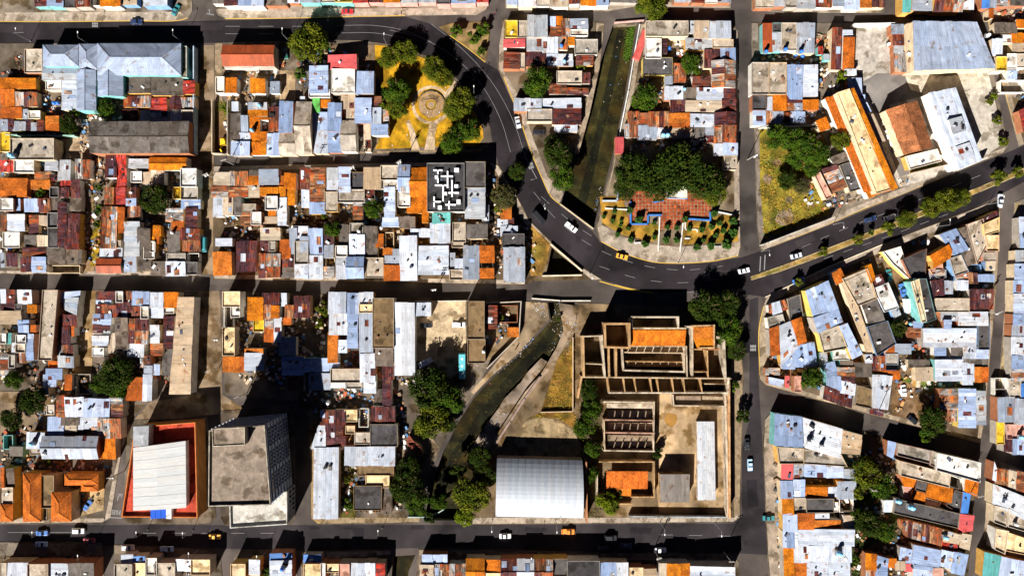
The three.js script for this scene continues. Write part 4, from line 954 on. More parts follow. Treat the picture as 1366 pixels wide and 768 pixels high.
{ // the red terrace building with a white sheet roof
  const t = thing('red_terrace_building', 'building with red roof terrace, orange walls and ribbed white sheet roof', 'building'), h = 7.5, q = quadOf('182 569 261 563 264 689 164 688', h), b = new MB();
  walls4(b, q, 0, h - 0.2, [0.45, 0.17, 0.04]); b.build('wall', M.plas, t); topOf('terrace', q, h, [0.52, 0.075, 0.04], M.conc, t); parapet('parapet', q, h - 0.05, 1.1, 0.3, [0.62, 0.2, 0.06], M.plas, t);
  const g = new THREE.Group(); g.name = 'upper_roof'; t.add(g); const r = quadOf('177 597 247 588 248 677 177 681', h + 3.2), ub = new MB(), in2 = r.map(v => v.clone().lerp(r[0].clone().add(r[2]).multiplyScalar(0.5), 0.03)); walls4(ub, in2, h, h + 3, [0.6, 0.55, 0.5]); ub.build('wall', M.plas, t);
  const n = 14; for (let i = 0; i < n; i++) for (const [u0, u1, y0, y1] of [[0, 0.47, 0, 0.5], [0.47, 1, 0.5, 0]]) { const at = (u, v, y) => { const z = lerp3(lerp3(r[0], r[1], u), lerp3(r[3], r[2], u), v); z.y += y + (i % 2) * 0.05; return z; }, sb = new MB(); sb.slab(at(u0, i / n, y0), at(u1, i / n, y1), at(u1, (i + 1) / n, y1), at(u0, (i + 1) / n, y0), 0.05, vary([0.5, 0.495, 0.48], 0.05), true); sb.build('roof_sheet', M.smoothSheet, g); }
  const s = quadOf('177 569 198 568 197 594 177 596', h + 3.4), s2 = new MB(); walls4(s2, s, h, h + 3.3, [0.5, 0.48, 0.45]); s2.build('stair_wall', M.plas, t); topOf('stair_roof', s, h + 3.4, [0.4, 0.42, 0.46], M.conc, t);
  const bl = quadOf('200 680 221 679 221 691 200 692', 8.8); for (let i = 0; i < 3; i++) { const at = (u, v) => lerp3(lerp3(bl[0], bl[1], u), lerp3(bl[3], bl[2], u), v), pb = new MB(); pb.slab(at(i / 3 + 0.01, 0), at((i + 1) / 3 - 0.01, 0), at((i + 1) / 3 - 0.01, 1), at(i / 3 + 0.01, 1), 0.1, [0.02, 0.08, 0.42]); pb.build('canopy_panel', M.gloss, t); }
  const pb = new MB(); for (const k of [0, 1, 2, 3]) pb.box(V(bl[k].x, 0, bl[k].z), 0.3, 8.6, 0.3, [0.7, 0.7, 0.68]); pb.build('canopy_post', M.plas, t);
  const wp = quadOf('221 679 228 679 228 692 221 692', 9.2); const w2 = new MB(); walls4(w2, wp, 0, 9.1, [0.8, 0.78, 0.75]); w2.build('porch_wall', M.plas, t); topOf('porch_roof', wp, 9.2, [0.8, 0.78, 0.76], M.conc, t);
}
{ // the hall with the barrel roof
  const t = thing('barrel_roof_hall', 'hall with curved ribbed silver barrel roof beside the long street', 'hall'), q = quadOf('663 611 777 614 778 691 661 689', 5.2), b = new MB(); walls4(b, q, 0, 5.1, [0.5, 0.42, 0.32]);
  const at = (u, v) => { const z = lerp3(lerp3(q[0], q[1], u), lerp3(q[3], q[2], u), v), a = (v - 0.5) * 2; z.y = 5.2+ 3.4 * (1 - a * a); return z; }, n = 24, m = 14, cols = [[0.37, 0.39, 0.43], [0.345, 0.365, 0.4]];
  for (let i = 0; i < n; i++) { const sb = new MB(), col = vary(cols[i % 2], 0.035); for (let j = 0; j < m; j++) { const lift = (i % 2) * 0.04, k = (u, v) => { const z = at(u, v); z.y += lift; return z; }; sb.slab(k(i / n, j / m), k((i + 1) / n, j / m), k((i + 1) / n, (j + 1) / m), k(i / n, (j + 1) / m), 0.05, col); } sb.build('roof_sheet', M.smoothSheet, t); }
  for (const u of [0.006, 0.994]) for (let j = 0; j < m; j++) { const a = at(u, j / m), c = at(u, (j + 1) / m); a.y -= 0.06; c.y -= 0.06; b.quad(V(a.x, 5.0, a.z), V(c.x, 5.0, c.z), c, a, [0.5, 0.42, 0.32]); } b.build('wall', M.plas, t);
  const st = new MB(); st.wall(P(780, 612), P(781, 690), 5.6, 0.5, [0.45, 0.2, 0.1]); st.build('side_wall', M.plas, t);
}
{ // the roofless prison-like ruin: standing walls, cell partitions, a few roofs
  const t = thing('roofless_ruin', 'large roofless ruin of tan cell walls with some orange roofs and courtyard', 'ruin'), tan = [0.5, 0.31, 0.15], grey = [0.55, 0.42, 0.28], wht = [0.56, 0.46, 0.35];
  const W = (s, h, col = tan, w = 0.55) => { h *= 0.72; w *= 0.68; const q = poly(s, h); for (let i = 0; i < q.length - 1; i++) { const b = new MB(); b.wall(q[i], q[i + 1], h + rr(-0.06, 0.06), w, vary(col, 0.1)); b.build('wall', M.conc, t); } };
  const R = (s, h, col, mt = M.tile, drop = 0.8) => { h *= 0.72; const q = poly(s, h); q[0].y += drop; q[1].y += drop; roofSheetsCol(q, col, mt, t); };
  function roofSheetsCol(q, col, mt, parent) { const n = Math.max(2, Math.round(q[0].distanceTo(q[1]) / 3)); for (let k = 0; k < n; k++) { const at = (u, v) => { const z = lerp3(lerp3(q[0], q[1], u), lerp3(q[3], q[2], u), v); z.y += rr(0, 0.03); return z; }, b = new MB(); b.slab(at(k / n, 0), at((k + 1) / n, 0), at((k + 1) / n, 1), at(k / n, 1), 0.12, vary(col, 0.06)); b.build('roof_sheet', mt, parent); } }
  W('843 437 843 423 905 423 905 437', 10, wht, 0.9); W('841 438 915 438', 9.5, grey, 0.8); W('807 432 840 432 840 464', 12, tan, 1.1); W('807 432 808 463 840 464', 11, tan, 1.0);
  W('776 449 803 448', 9, wht); W('778 449 779 502', 9, tan, 1.1); W('803 448 807 502', 9, wht, 1.0); W('780 485 804 486', 8, grey); W('812 465 813 502', 8.5, tan, 0.9); W('822 464 822 502', 8.5, tan, 1.1);
  R('840 440 915 440 914 461 839 461', 8.5, [0.76, 0.2, 0.012]); W('838 462 915 462', 8.2, grey); W('830 464 832 494 913 496 913 464', 7.2, wht, 0.8); W('834 470 911 471', 7, grey); for (let k = 0; k < 7; k++) W(`${840 + k * 11} 462 ${837 + k * 11} 470`, 7, wht, 0.35); W('835 482 910 483', 5.5, tan); for (let k = 0; k < 7; k++) W(`${838 + k * 11} 482 ${836 + k * 11} 488`, 5, grey, 0.35);
  topOf('floor', poly('838 463 912 463 911 470 836 470'), 3.31, [0.58, 0.46, 0.36], M.conc, t); topOf('floor', poly('836 483 911 483 910 488 834 488'), 2.45, [0.52, 0.36, 0.22], M.conc, t);
  W('915 436 924 436 924 500', 9, wht, 1.0); W('916 462 917 502', 8, wht); W('924 435 953 434 953 464 934 464', 11, tan, 0.8); R('925 436 952 436 952 452 925 452', 10.2, [0.62, 0.19, 0.02], M.tile, 0.2); R('952 464 930 464 925 451 952 451', 10.2, [0.76, 0.25, 0.012], M.tile, 0.2);
  W('954 450 966 450 968 504', 9, wht, 1.3); W('944 468 945 504', 8, tan); W('944 466 960 466', 7.5, [0.5, 0.22, 0.1]); W('926 496 944 496', 8); W('924 466 936 466', 8);
  W('776 503 975 505', 8, grey, 0.7); W('776 503 771 530', 8, tan, 1.1); W('813 524 972 524', 7.6, wht, 0.7); for (const x of [813, 834, 849, 870, 879, 899, 914, 937]) W(`${x - 2} 504 ${x} 524`, 7.6, tan, 0.5); W('972 505 971 526', 8, wht, 1.2); W('939 512 968 513', 5, grey);
  W('898 527 899 541 967 542', 5, wht, 0.6); topOf('floor', poly('900 527 933 527 933 537 900 537'), 2.30, [0.3, 0.22, 0.16], M.conc, t); topOf('floor', poly('935 527 964 528 964 533 935 533'), 2.16, [0.42, 0.32, 0.22], M.conc, t);
  W('973 505 974 690', 7, [0.62, 0.36, 0.18], 0.9); W('968 526 972 690', 5.5, wht, 1.0); W('974 690 840 689', 3.2, [0.4, 0.45, 0.52], 0.5);
  for (const [y, col] of [[536, 0], [560, 1], [577, 1], [601, 0]]) W(`806 ${y} 873 ${y + 1}`, 6, col ? [0.5, 0.3, 0.22] : wht, 0.7); W('873 536 872 601', 6, wht, 0.6); W('806 560 807 600', 6, grey, 0.5); topOf('floor', poly('808 536 870 536 870 543 808 542'), 3.17, [0.55, 0.45, 0.35], M.conc, t); topOf('floor', poly('809 578 870 579 870 586 809 586'), 2.59, [0.32, 0.24, 0.17], M.conc, t);
  for (const [y, hh] of [[548, 10], [564, 11], [589, 6]]) for (let k = 0; k < 6; k++) { const x = 810 + k * 10.3, q = poly(`${x + 2} ${y} ${x + 9} ${y} ${x + 7} ${y + hh} ${x} ${y + hh}`, 2.2), b = new MB(); b.slab(q[0], q[1], q[2], q[3], 0.15, vary([0.48, 0.38, 0.3], 0.2)); b.build('cell_floor', M.conc, t); const c = new MB(); c.wall(lerp3(q[1], q[0], -0.16), lerp3(q[2], q[3], -0.16), 3.7, 0.3, [0.3, 0.22, 0.16]); c.build('beam', M.conc, t); }
  R('930 562 953 562 955 667 931 667', 4, [0.52, 0.53, 0.56], M.sheet, 0.2); W('931 563 932 666', 3.7, wht, 0.3); W('952 563 953 666', 3.7, wht, 0.3); W('932 666 953 666', 3.7, wht, 0.3);
  R('880 632 920 632 920 670 881 670', 6, [0.2, 0.165, 0.14], M.sheet, 0.5); W('881 633 882 669 919 669 919 633 881 633', 5.7, tan, 0.3); W('800 616 873 616 873 663 843 663', 5, tan, 0.7); W('797 630 797 660 812 662', 5, wht, 0.5);
  R('809 628 864 628 864 652 809 652', 5.6, [0.7, 0.17, 0.02], M.tile, 0.5); R('820 650 842 652 842 662 820 660', 5.2, [0.72, 0.22, 0.02], M.tile, 0.3); W('842 672 820 672', 3.5, tan);
  const yd = sheet('courtyard', poly('877 525 968 526 970 684 880 684 874 640 874 604'), 0.175, M.dirt, [0.58, 0.42, 0.26], t); void yd;
}
{ // crescent kiosk roofs and their steps
  for (const [cx, cy, r, a0, a1, lab] of [[549, 603, 13, 1.2, 3.9, 'crescent shaped kiosk with red-brown roof under the tree'], [556, 588, 12, -1.9, 0.7, 'crescent shaped kiosk with red-brown roof beside the stone path']]) {
    const t = thing('crescent_kiosk', lab, 'kiosk'), c = P(cx, cy, 3), n = 14, b = new MB(), w = new MB(), q = k => V(c.x - Math.cos(a0 + (a1 - a0) * k / n) * r * S * 1.1, 3.1, c.z - Math.sin(a0 + (a1 - a0) * k / n) * r * S), ch = [q(0), q(n)];
    for (let k = 0; k < n; k++) { const f = (k + 0.5) / n, m0 = lerp3(ch[0], ch[1], k / n), m1 = lerp3(ch[0], ch[1], (k + 1) / n); void f; b.slab(q(k), q(k + 1), m1, m0, 0.15, vary([0.3, 0.085, 0.05], 0.05)); w.quad(V(q(k).x, 0, q(k).z), V(q(k + 1).x, 0, q(k + 1).z), V(q(k + 1).x, 2.95, q(k + 1).z), V(q(k).x, 2.95, q(k).z), [0.5, 0.42, 0.34]); }
    b.build('roof', M.conc, t); w.build('wall', M.plas, t); }
}
{ // the brick-paved park: tiled floor, planters, shelter
  const p = thing('park_terrace', 'red-brown tiled park terrace edged with low blue and white walls', 'terrace'), py = 0.2, pts = poly('826 262 850 256 882 258 882 250 950 250 947 292 905 296 905 306 880 306 880 285 866 285 865 300 840 300 838 268 826 268');
  const st = []; const x0 = P(824, 250), x1 = P(952, 308), step = 1.3; const tg = new MB(); for (let x = x0.x; x < x1.x; x += step) for (let z = x0.z; z < x1.z; z += step) if (inPoly(pts, x + step / 2, z + step / 2)) tg.box(V(x + step / 2, py - 0.05, z + step / 2), step - 0.26, 0.1 + rr(0, 0.012), step - 0.26, vary([0.36, 0.075, 0.022], 0.14)); void st; const tm = tg.build('floor_tile', M.conc, p); tm.userData.kind = 'stuff';
  sheet('floor_joint', pts, py, M.conc, [0.36, 0.22, 0.15], p);
  const blue = [0.05, 0.2, 0.58], white = [0.8, 0.78, 0.75], L = (s, h, col, w = 0.4, name = 'low_wall') => { const q = poly(s); for (let i = 0; i < q.length - 1; i++) { const b = new MB(); b.wall(q[i], q[i + 1], h, w, col); b.build(name, M.plas, p); } };
  L('841 270 841 299 864 299 864 287 881 287', 1.0, blue, 0.55); L('917 292 947 294 947 284', 1.0, blue, 0.55); L('880 290 878 334', 0.6, white); L('911 298 907 335', 0.6, white); L('804 268 823 268 824 256', 1.0, [0.5, 0.6, 0.75], 0.5); L('808 278 841 280', 0.7, white); L('954 282 978 287', 0.8, white); L('872 270 884 268', 0.9, blue); L('914 297 914 306 930 306 930 309', 0.5, white);
  const sh = quadOf('891 248 917 248 917 265 890 264', 3.2), b = new MB(), pb = new MB(); b.slab(sh[0], sh[1], sh[2], sh[3], 0.25, [0.75, 0.7, 0.6]); const s = thing('park_shelter', 'small white flat roofed shelter with blue edge in the tiled park', 'shelter'); b.build('roof', M.conc, s); walls4(pb, sh.map(v => v.clone().lerp(sh[0].clone().add(sh[2]).multiplyScalar(0.5), 0.05)), 0, 2.95, [0.7, 0.66, 0.6]); pb.build('wall', M.plas, s); const e = new MB(); e.wall(sh[3], sh[2], 0.4, 0.2, blue, 2.9); e.build('blue_edge', M.plas, s);
  for (const [x, y, a] of [[850, 324, 0.1], [917, 318, 0], [957, 329, 0]]) { const c = P(x, y), g = thing('park_bench', 'pale concrete park bench on the dry lawn by the pavement', 'bench', V(c.x, 0.17, c.z), 'concrete park benches'), q = new MB(), l1 = new MB(), l2 = new MB(); q.box(V(0, 0.42, 0), 2.2, 0.12, 0.6, [0.7, 0.7, 0.72]); l1.box(V(-0.8, 0, 0), 0.2, 0.43, 0.5, [0.5, 0.5, 0.5]); l2.box(V(0.8, 0, 0), 0.2, 0.43, 0.5, [0.5, 0.5, 0.5]); q.build('seat', M.conc, g); l1.build('leg', M.conc, g); l2.build('leg', M.conc, g); g.rotation.y = a; }
}
// walls that stand on their own: bridge rails, garden and yard walls
const wallThing = (s, h, col, lab, w = 0.3, cat = 'wall', name = 'boundary_wall') => { const q = poly(s), t = thing(name, lab, cat); for (let i = 0; i < q.length - 1; i++) { const b = new MB(); b.wall(q[i], q[i + 1], h, w, vary(col, 0.05)); b.build('wall_panel', M.plas, t); } return t; };
wallThing('710 398 748 401 787 401', 1.0, [0.75, 0.7, 0.62], 'low white bridge parapet over the lower stream beside the street', 0.4); wallThing('724 368 775 367', 1.1, [0.75, 0.66, 0.52], 'pale parapet along the lane above the dark culvert opening', 0.5); wallThing('735 326 776 361', 1.0, [0.7, 0.6, 0.45], 'slanting pale parapet between culvert opening and avenue pavement', 0.5);
wallThing('820 31 858 28', 1.0, [0.66, 0.4, 0.35], 'pinkish parapet where the side lane crosses the stream', 0.35); wallThing('748 273 791 305', 0.9, [0.6, 0.5, 0.35], 'parapet between the avenue bend and the stream', 0.4); wallThing('853 34 846 72 838 121 824 190', 1.1, [0.7, 0.72, 0.72], 'long pale wall along the stream beside the riverside houses', 0.35); wallThing('720 503 700 531 681 561 661 591', 0.8, [0.3, 0.22, 0.2], 'dark retaining wall between sand bank and dirt track', 0.7);
wallThing('849 76 859 48', 2.4, [0.55, 0.1, 0.09], 'red wall beside the stream below the pale flat roof', 2.6); wallThing('15 182 105 183', 3.2, [0.3, 0.5, 0.42], 'pale green wall behind the flat concrete building', 0.35); wallThing('263 66 263 206', 3.4, [0.36, 0.48, 0.6], 'long blue-grey wall along the dirt lane by the school', 0.4); wallThing('1136 36 1190 35 1196 98', 3, [0.82, 0.8, 0.78], 'white wall enclosing the dusty yard by the hall', 0.6); wallThing('1014 327 1108 291', 3.4, [0.6, 0.56, 0.5], 'long wall casting shade on the overgrown lot', 0.35); wallThing('1012 172 1088 168', 2.8, [0.75, 0.72, 0.66], 'white wall behind the trees of the overgrown lot', 0.3); wallThing('307 136 307 206', 3, [0.4, 0.34, 0.28], 'wall along the open dirt lot with the excavator', 0.3); wallThing('286 136 286 206 307 207', 2.6, [0.6, 0.5, 0.38], 'street wall of the open dirt lot', 0.3); wallThing('695 402 692 448 650 490', 3.2, [0.5, 0.44, 0.38], 'curved wall between workshop yard and stream path', 0.35); wallThing('650 404 694 402', 3.2, [0.55, 0.48, 0.4], 'street wall of the scrap workshop yard', 0.35); wallThing('764 450 764 548 722 549', 1.4, [0.6, 0.45, 0.3], 'low wall around the dry grass plot by the ruin', 0.3); wallThing('555 402 622 401', 2.4, [0.75, 0.7, 0.62], 'street wall of the tan parking yard', 0.3); wallThing('1278 226 1310 212', 3, [0.8, 0.76, 0.72], 'short white gate wall beside the office block', 0.5); wallThing('1214 232 1260 221', 3.2, [0.6, 0.5, 0.4], 'wall between parked cars yard and avenue', 0.3); wallThing('545 688 575 688 592 678', 1.6, [0.45, 0.6, 0.58], 'low teal wall under the trees by the stream mouth', 0.3); wallThing('1022 396 1108 355 1180 325', 0.3, [0.7, 0.6, 0.45], 'low front step along the slanting block', 0.4);
// ---------- trees ----------
const leafCols = { olive: [[0.058, 0.07, 0.004], [0.042, 0.058, 0.004], [0.078, 0.084, 0.005]], green: [[0.0311, 0.0607, 0.0037], [0.0222, 0.0459, 0.0037], [0.0481, 0.074, 0.00444]], dark: [[0.0133, 0.0252, 0.00296], [0.0178, 0.0311, 0.00296], [0.0266, 0.037, 0.0037]], lime: [[0.104, 0.133, 0.00444], [0.074, 0.104, 0.00444]], brown: [[0.05, 0.046, 0.012], [0.0444, 0.0444, 0.0148], [0.065, 0.058, 0.022]] };
function crownGeo(cols, clumps, per, leaf, flat = 0.72) {               // unit crown, radius 1, many leaf faces in uneven clumps
  const b = new MB(), cs = [];
  for (let k = 0; k < clumps; k++) { const a = rnd() * 6.283, r = Math.sqrt(rnd()) * 0.74, y = Math.sqrt(Math.max(0, 1 - r * r)) * rr(0.05, 1) * flat * 0.72; cs.push([V(Math.cos(a) * r, y - 0.1, Math.sin(a) * r), rr(0.2, 0.36), pick(cols)]); }
  for (const [c, s, col] of cs) for (let i = 0; i < per; i++) {
    const d = V(rr(-1, 1), rr(-0.7, 1), rr(-1, 1)); if (d.lengthSq() > 1) { i--; continue; } const p = d.clone().normalize().multiplyScalar(s * (0.45 + 0.55 * Math.sqrt(rnd()))); p.y *= 0.75; p.add(c);
    const n = d.normalize().add(V(rr(-0.8, 0.8), rr(-0.2, 0.9), rr(-0.8, 0.8))).normalize(), u = V(-n.z, rr(-0.3, 0.3), n.x).normalize().multiplyScalar(leaf * rr(0.6, 1.3)), w = n.clone().cross(u).normalize().multiplyScalar(leaf * rr(0.5, 0.95)), cc = vary(col, 0.2);
    b.tri(p.clone().sub(u), p.clone().add(w), p.clone().add(u), cc); b.tri(p.clone().sub(u), p.clone().add(u), p.clone().sub(w), cc);
  }
  return b.geo();
}
function trunkGeo(hh) {                                                 // trunk and limbs, unit crown radius, crown base at hh
  const gs = []; const limb = (a, c, r0, r1) => { const d = c.clone().sub(a), g = new THREE.CylinderGeometry(r1, r0, d.length(), 7); g.translate(0, d.length() / 2, 0); g.applyQuaternion(new THREE.Quaternion().setFromUnitVectors(V(0, 1, 0), d.normalize())); g.translate(a.x, a.y, a.z); gs.push(g); };
  limb(V(0, 0, 0), V(0, hh, 0), 0.07, 0.05); for (let k = 0; k < 6; k++) { const a = k * 1.05 + rnd(), m = V(Math.cos(a) * 0.3, hh + 0.22, Math.sin(a) * 0.3); limb(V(0, hh * 0.95, 0), m, 0.045, 0.03); limb(m, V(Math.cos(a) * 0.62, hh + 0.45 + rnd() * 0.2, Math.sin(a) * 0.62), 0.03, 0.012); }
  const g = mergeGeometries(gs); const n = g.attributes.position.count, c = new Float32Array(n * 3); for (let i = 0; i < n; i++) c.set([0.09, 0.06, 0.035], i * 3); g.setAttribute('color', new THREE.BufferAttribute(c, 3)); return g;
}
const kinds = {}; for (const k of Object.keys(leafCols)) kinds[k] = { big: [0, 1].map(() => [crownGeo(leafCols[k], 52, 130, 0.047), trunkGeo(0.55)]), small: [0, 1].map(() => [crownGeo(leafCols[k], 18, 80, 0.1, 0.9), trunkGeo(0.6)]) };
const treePlace = { olive: 'yellow-green', green: 'fresh green', dark: 'dark green', lime: 'bright lime', brown: 'brownish sparse' };
// x, y, radius in photograph pixels at crown height, kind, where it stands
const TREES = `410 53 29 olive on the avenue beside the red-roofed hall|398 97 11 green beside the concrete path behind the red hall|518 74 18 olive at the plaza edge, twin crown by the avenue|540 68 17 olive at the plaza edge facing the avenue bend|577 88 20 olive at the plaza edge on the bend|592 103 15 olive beside the plaza kerb on the bend|528 118 21 green over the plaza lawn behind the ring|530 143 18 olive beside the plaza ring path|516 138 12 olive next to the plaza houses|614 132 22 olive on the plaza rim by the avenue|606 146 17 olive between plaza ring and kerb|603 186 21 green at the plaza corner over the side street|625 172 20 green at the rounded plaza corner
608 41 9 green on the small kerbed island|632 49 10 green in the middle of the small kerbed island|645 38 9 green at the lane end of the small island|642 68 8 green at the tip of the small island|717 106 24 green between lane side houses|775 92 8 lime in a yard beside the stream path|745 205 22 dark by the stream behind the avenue pavement|750 235 20 green on the stream bank by the avenue|738 190 13 dark behind the pale roofs near the stream
923 85 16 green in a yard of the riverside block|861 128 22 green over the riverside wall|848 228 30 dark above the tiled park terrace|878 240 28 dark over the park terrace steps|905 222 34 dark in the middle of the park grove|940 238 30 dark beside the park lane|957 258 18 olive over the park wall|835 250 18 dark at the stream side of the park|869 3 24 olive over the lane by the stream bridge|1124 102 9 lime between tin sheds and dusty yard
1042 182 20 green in the overgrown lot by the white wall|1072 188 22 green in the overgrown lot grove|1094 204 18 green in the overgrown lot grove by the pink building|1066 210 17 green in the middle of the overgrown lot|1124 186 16 olive round crown by the long cream building|1085 225 14 green at the ruin corner of the overgrown lot|1052 240 14 dark low in the overgrown lot|1072 248 13 brown leafless looking in the overgrown lot
1067 376 7 olive on the median near the crossing|1099 336 8 olive on the median|1146 318 9 olive on the median|1163 309 5 green on the median|1188 304 11 olive on the median|1212 291 15 olive on the median|1245 276 18 olive on the median, part of a long crown|1266 267 20 olive on the median, largest crown|1285 262 15 olive on the median near the cross lane|1335 236 12 olive on the median past the cross lane|1360 228 10 olive on the median past the cross lane
98 148 9 green behind the school wing|136 143 16 green under the school wing|88 165 14 dark in a yard beside the pinkish patio|204 265 22 dark over tin roofs by the dirt lane|130 250 6 green along the sandy strip|131 278 8 green along the sandy strip|128 298 6 green along the sandy strip|52 256 9 green low in a walled yard|402 3 5 green at the street edge
498 278 16 green between pale roofs|443 305 13 green in a narrow yard|432 287 6 green in a narrow yard beside blue roof|672 262 18 brown on the bend pavement|668 278 9 olive by small tiled roofs|690 228 14 dark on the bend
430 412 12 olive beside rusty roof|426 432 8 olive narrow in a yard
572 518 32 dark beside the tan parking yard|594 536 26 green on the stream bank|575 560 26 olive over the kiosk path|598 566 14 dark leaning to the stream|540 650 26 dark behind the charcoal roof|556 672 20 green by the long street|572 690 10 dark over the stream mouth|586 670 13 green leaning over the stream mouth|612 628 12 dark on the stream side of the barrel hall|545 625 18 dark above the kiosks|630 660 27 olive by the barrel roof hall|648 636 16 dark at the corner of the barrel hall|620 690 14 lime over the street pavement|640 610 15 dark at the stream end
945 410 24 dark at the ruin corner by the avenue|972 405 20 dark on the street corner by the ruin|975 440 22 green beside the ruin wall|985 468 16 dark on the pavement beside the ruin|992 555 11 dark on the street by the ruin courtyard|980 515 8 green by the ruin end wall
785 520 16 dark inside the ruin cells|790 545 17 green along the ruin side|780 570 18 green in the strip by the barrel hall|792 600 14 green in the ruin yard|786 632 14 green beside the hall side wall|812 672 18 lime at the street front of the ruin|822 660 12 green beside the small tiled roof|878 605 9 dark in the ruin passage
1085 505 19 green by the slanting lane|1248 562 21 dark over the slanting lane|1238 582 12 green on the slanting lane wall|1200 438 13 dark between charcoal roof and yard|1160 632 22 olive in the green gully|1180 650 20 green in the green gully behind orange roofs|1148 655 12 olive at the gully edge|1160 700 18 dark deep in the gully|1185 710 14 green beside the rusty gully roof|1148 690 12 green in the gully by the pale roofs|1143 745 9 green at the gully foot|1125 615 8 brown at the gully head
150 500 26 dark over the sandy alley block|130 512 16 green by the orange yard|155 520 15 green behind grey sheet roof|40 535 20 dark in the shaded market yard|12 560 16 dark in a walled yard|15 508 14 green in a market yard|62 615 8 olive beside the long grey roof|465 612 8 green in the strip by the long hall|462 640 7 olive in the strip beside the long hall|466 672 9 green in the strip near the street|300 146 7 lime in the open dirt lot|745 426 4 green on the stream path|668 424 6 olive in the scrap yard|1322 135 6 olive by the yard wall on the lane|1332 160 7 olive by the white wall on the lane|1340 188 8 olive at the lane corner|1328 128 5 lime along the paved yard|355 764 8 green between south row roofs|1012 128 5 olive by the lane`;
const seenTree = {};
for (const line of TREES.split('\n')) for (const s of line.split('|')) {
  const m = /^\s*([\d.]+) ([\d.]+) ([\d.]+) (\w+) (.+)$/.exec(s); if (!m) continue; const [x, y, r] = m.slice(1, 4).map(Number), k = m[4], R = r * S * 0.97, set = kinds[k][R > 3.4 ? 'big' : 'small'], [cg, tg] = pick(set), hh = clamp(R * 0.75, 1.4, 4.2);
  let lab = `${treePlace[k]} tree ${m[5]}`; const t = thing('tree', lab, 'tree'); seenTree[lab] = (seenTree[lab] || 0) + 1; if (/median$|sandy strip$|past the cross lane$/.test(lab)) t.userData.group = 'trees: ' + lab;
  const p = P(x, y, hh + R * 0.45); t.position.set(p.x, 0.05, p.z);
  const tr = obj('trunk', tg, M.plas, t); tr.scale.set(R, hh / 0.55, R); const c = obj('crown', cg, M.leaf, t); c.scale.set(R * rr(0.88, 1.12), R * rr(0.85, 1.05), R * rr(0.88, 1.12)); c.position.y = hh + R * 0.12; c.rotation.y = rnd() * 6.283; tr.scale.y = hh / 0.55;
}
// clipped round shrubs of the park
{ const sg = crownGeo([[0.03, 0.07, 0.012], [0.04, 0.085, 0.012]], 26, 40, 0.15, 1), st = new THREE.CylinderGeometry(0.06, 0.08, 0.6, 8);
  const at = '806 287 5|820 280 5|829 292 4|828 298 4|817 292 5|838 303 5|824 311 6|842 318 7|861 323 8|873 295 5|873 314 6|890 301 6|903 302 6|889 318 8|903 318 7|853 290 9|840 278 8|914 290 7|930 328 8|949 326 9|970 324 11|939 318 5|965 305 7|978 308 10|978 293 9|953 283 8|920 303 6|950 300 7|960 295 7|936 304 7|955 312 6'.split('|');
  at.forEach((s, i) => { const [x, y, r] = s.split(' ').map(Number), R = r * S * 0.62, p = P(x, y + 2, R), t = thing('round_shrub', 'small round clipped shrub on the dry park lawn', 'shrub', V(p.x, 0.15, p.z), 'clipped shrubs of the park'); const c = obj('foliage', sg, M.leaf, t); c.scale.setScalar(R * 1.12); c.scale.y = R * 1.25; c.position.y = R * 0.75; c.rotation.y = i; const k = obj('stem', st, M.plain, t); k.scale.set(1, R, 1); k.position.y = 0.3 * R; }); 
  st.setAttribute('color', new THREE.Float32BufferAttribute(new Array(st.attributes.position.count).fill([0.08, 0.05, 0.03]).flat(), 3)); }
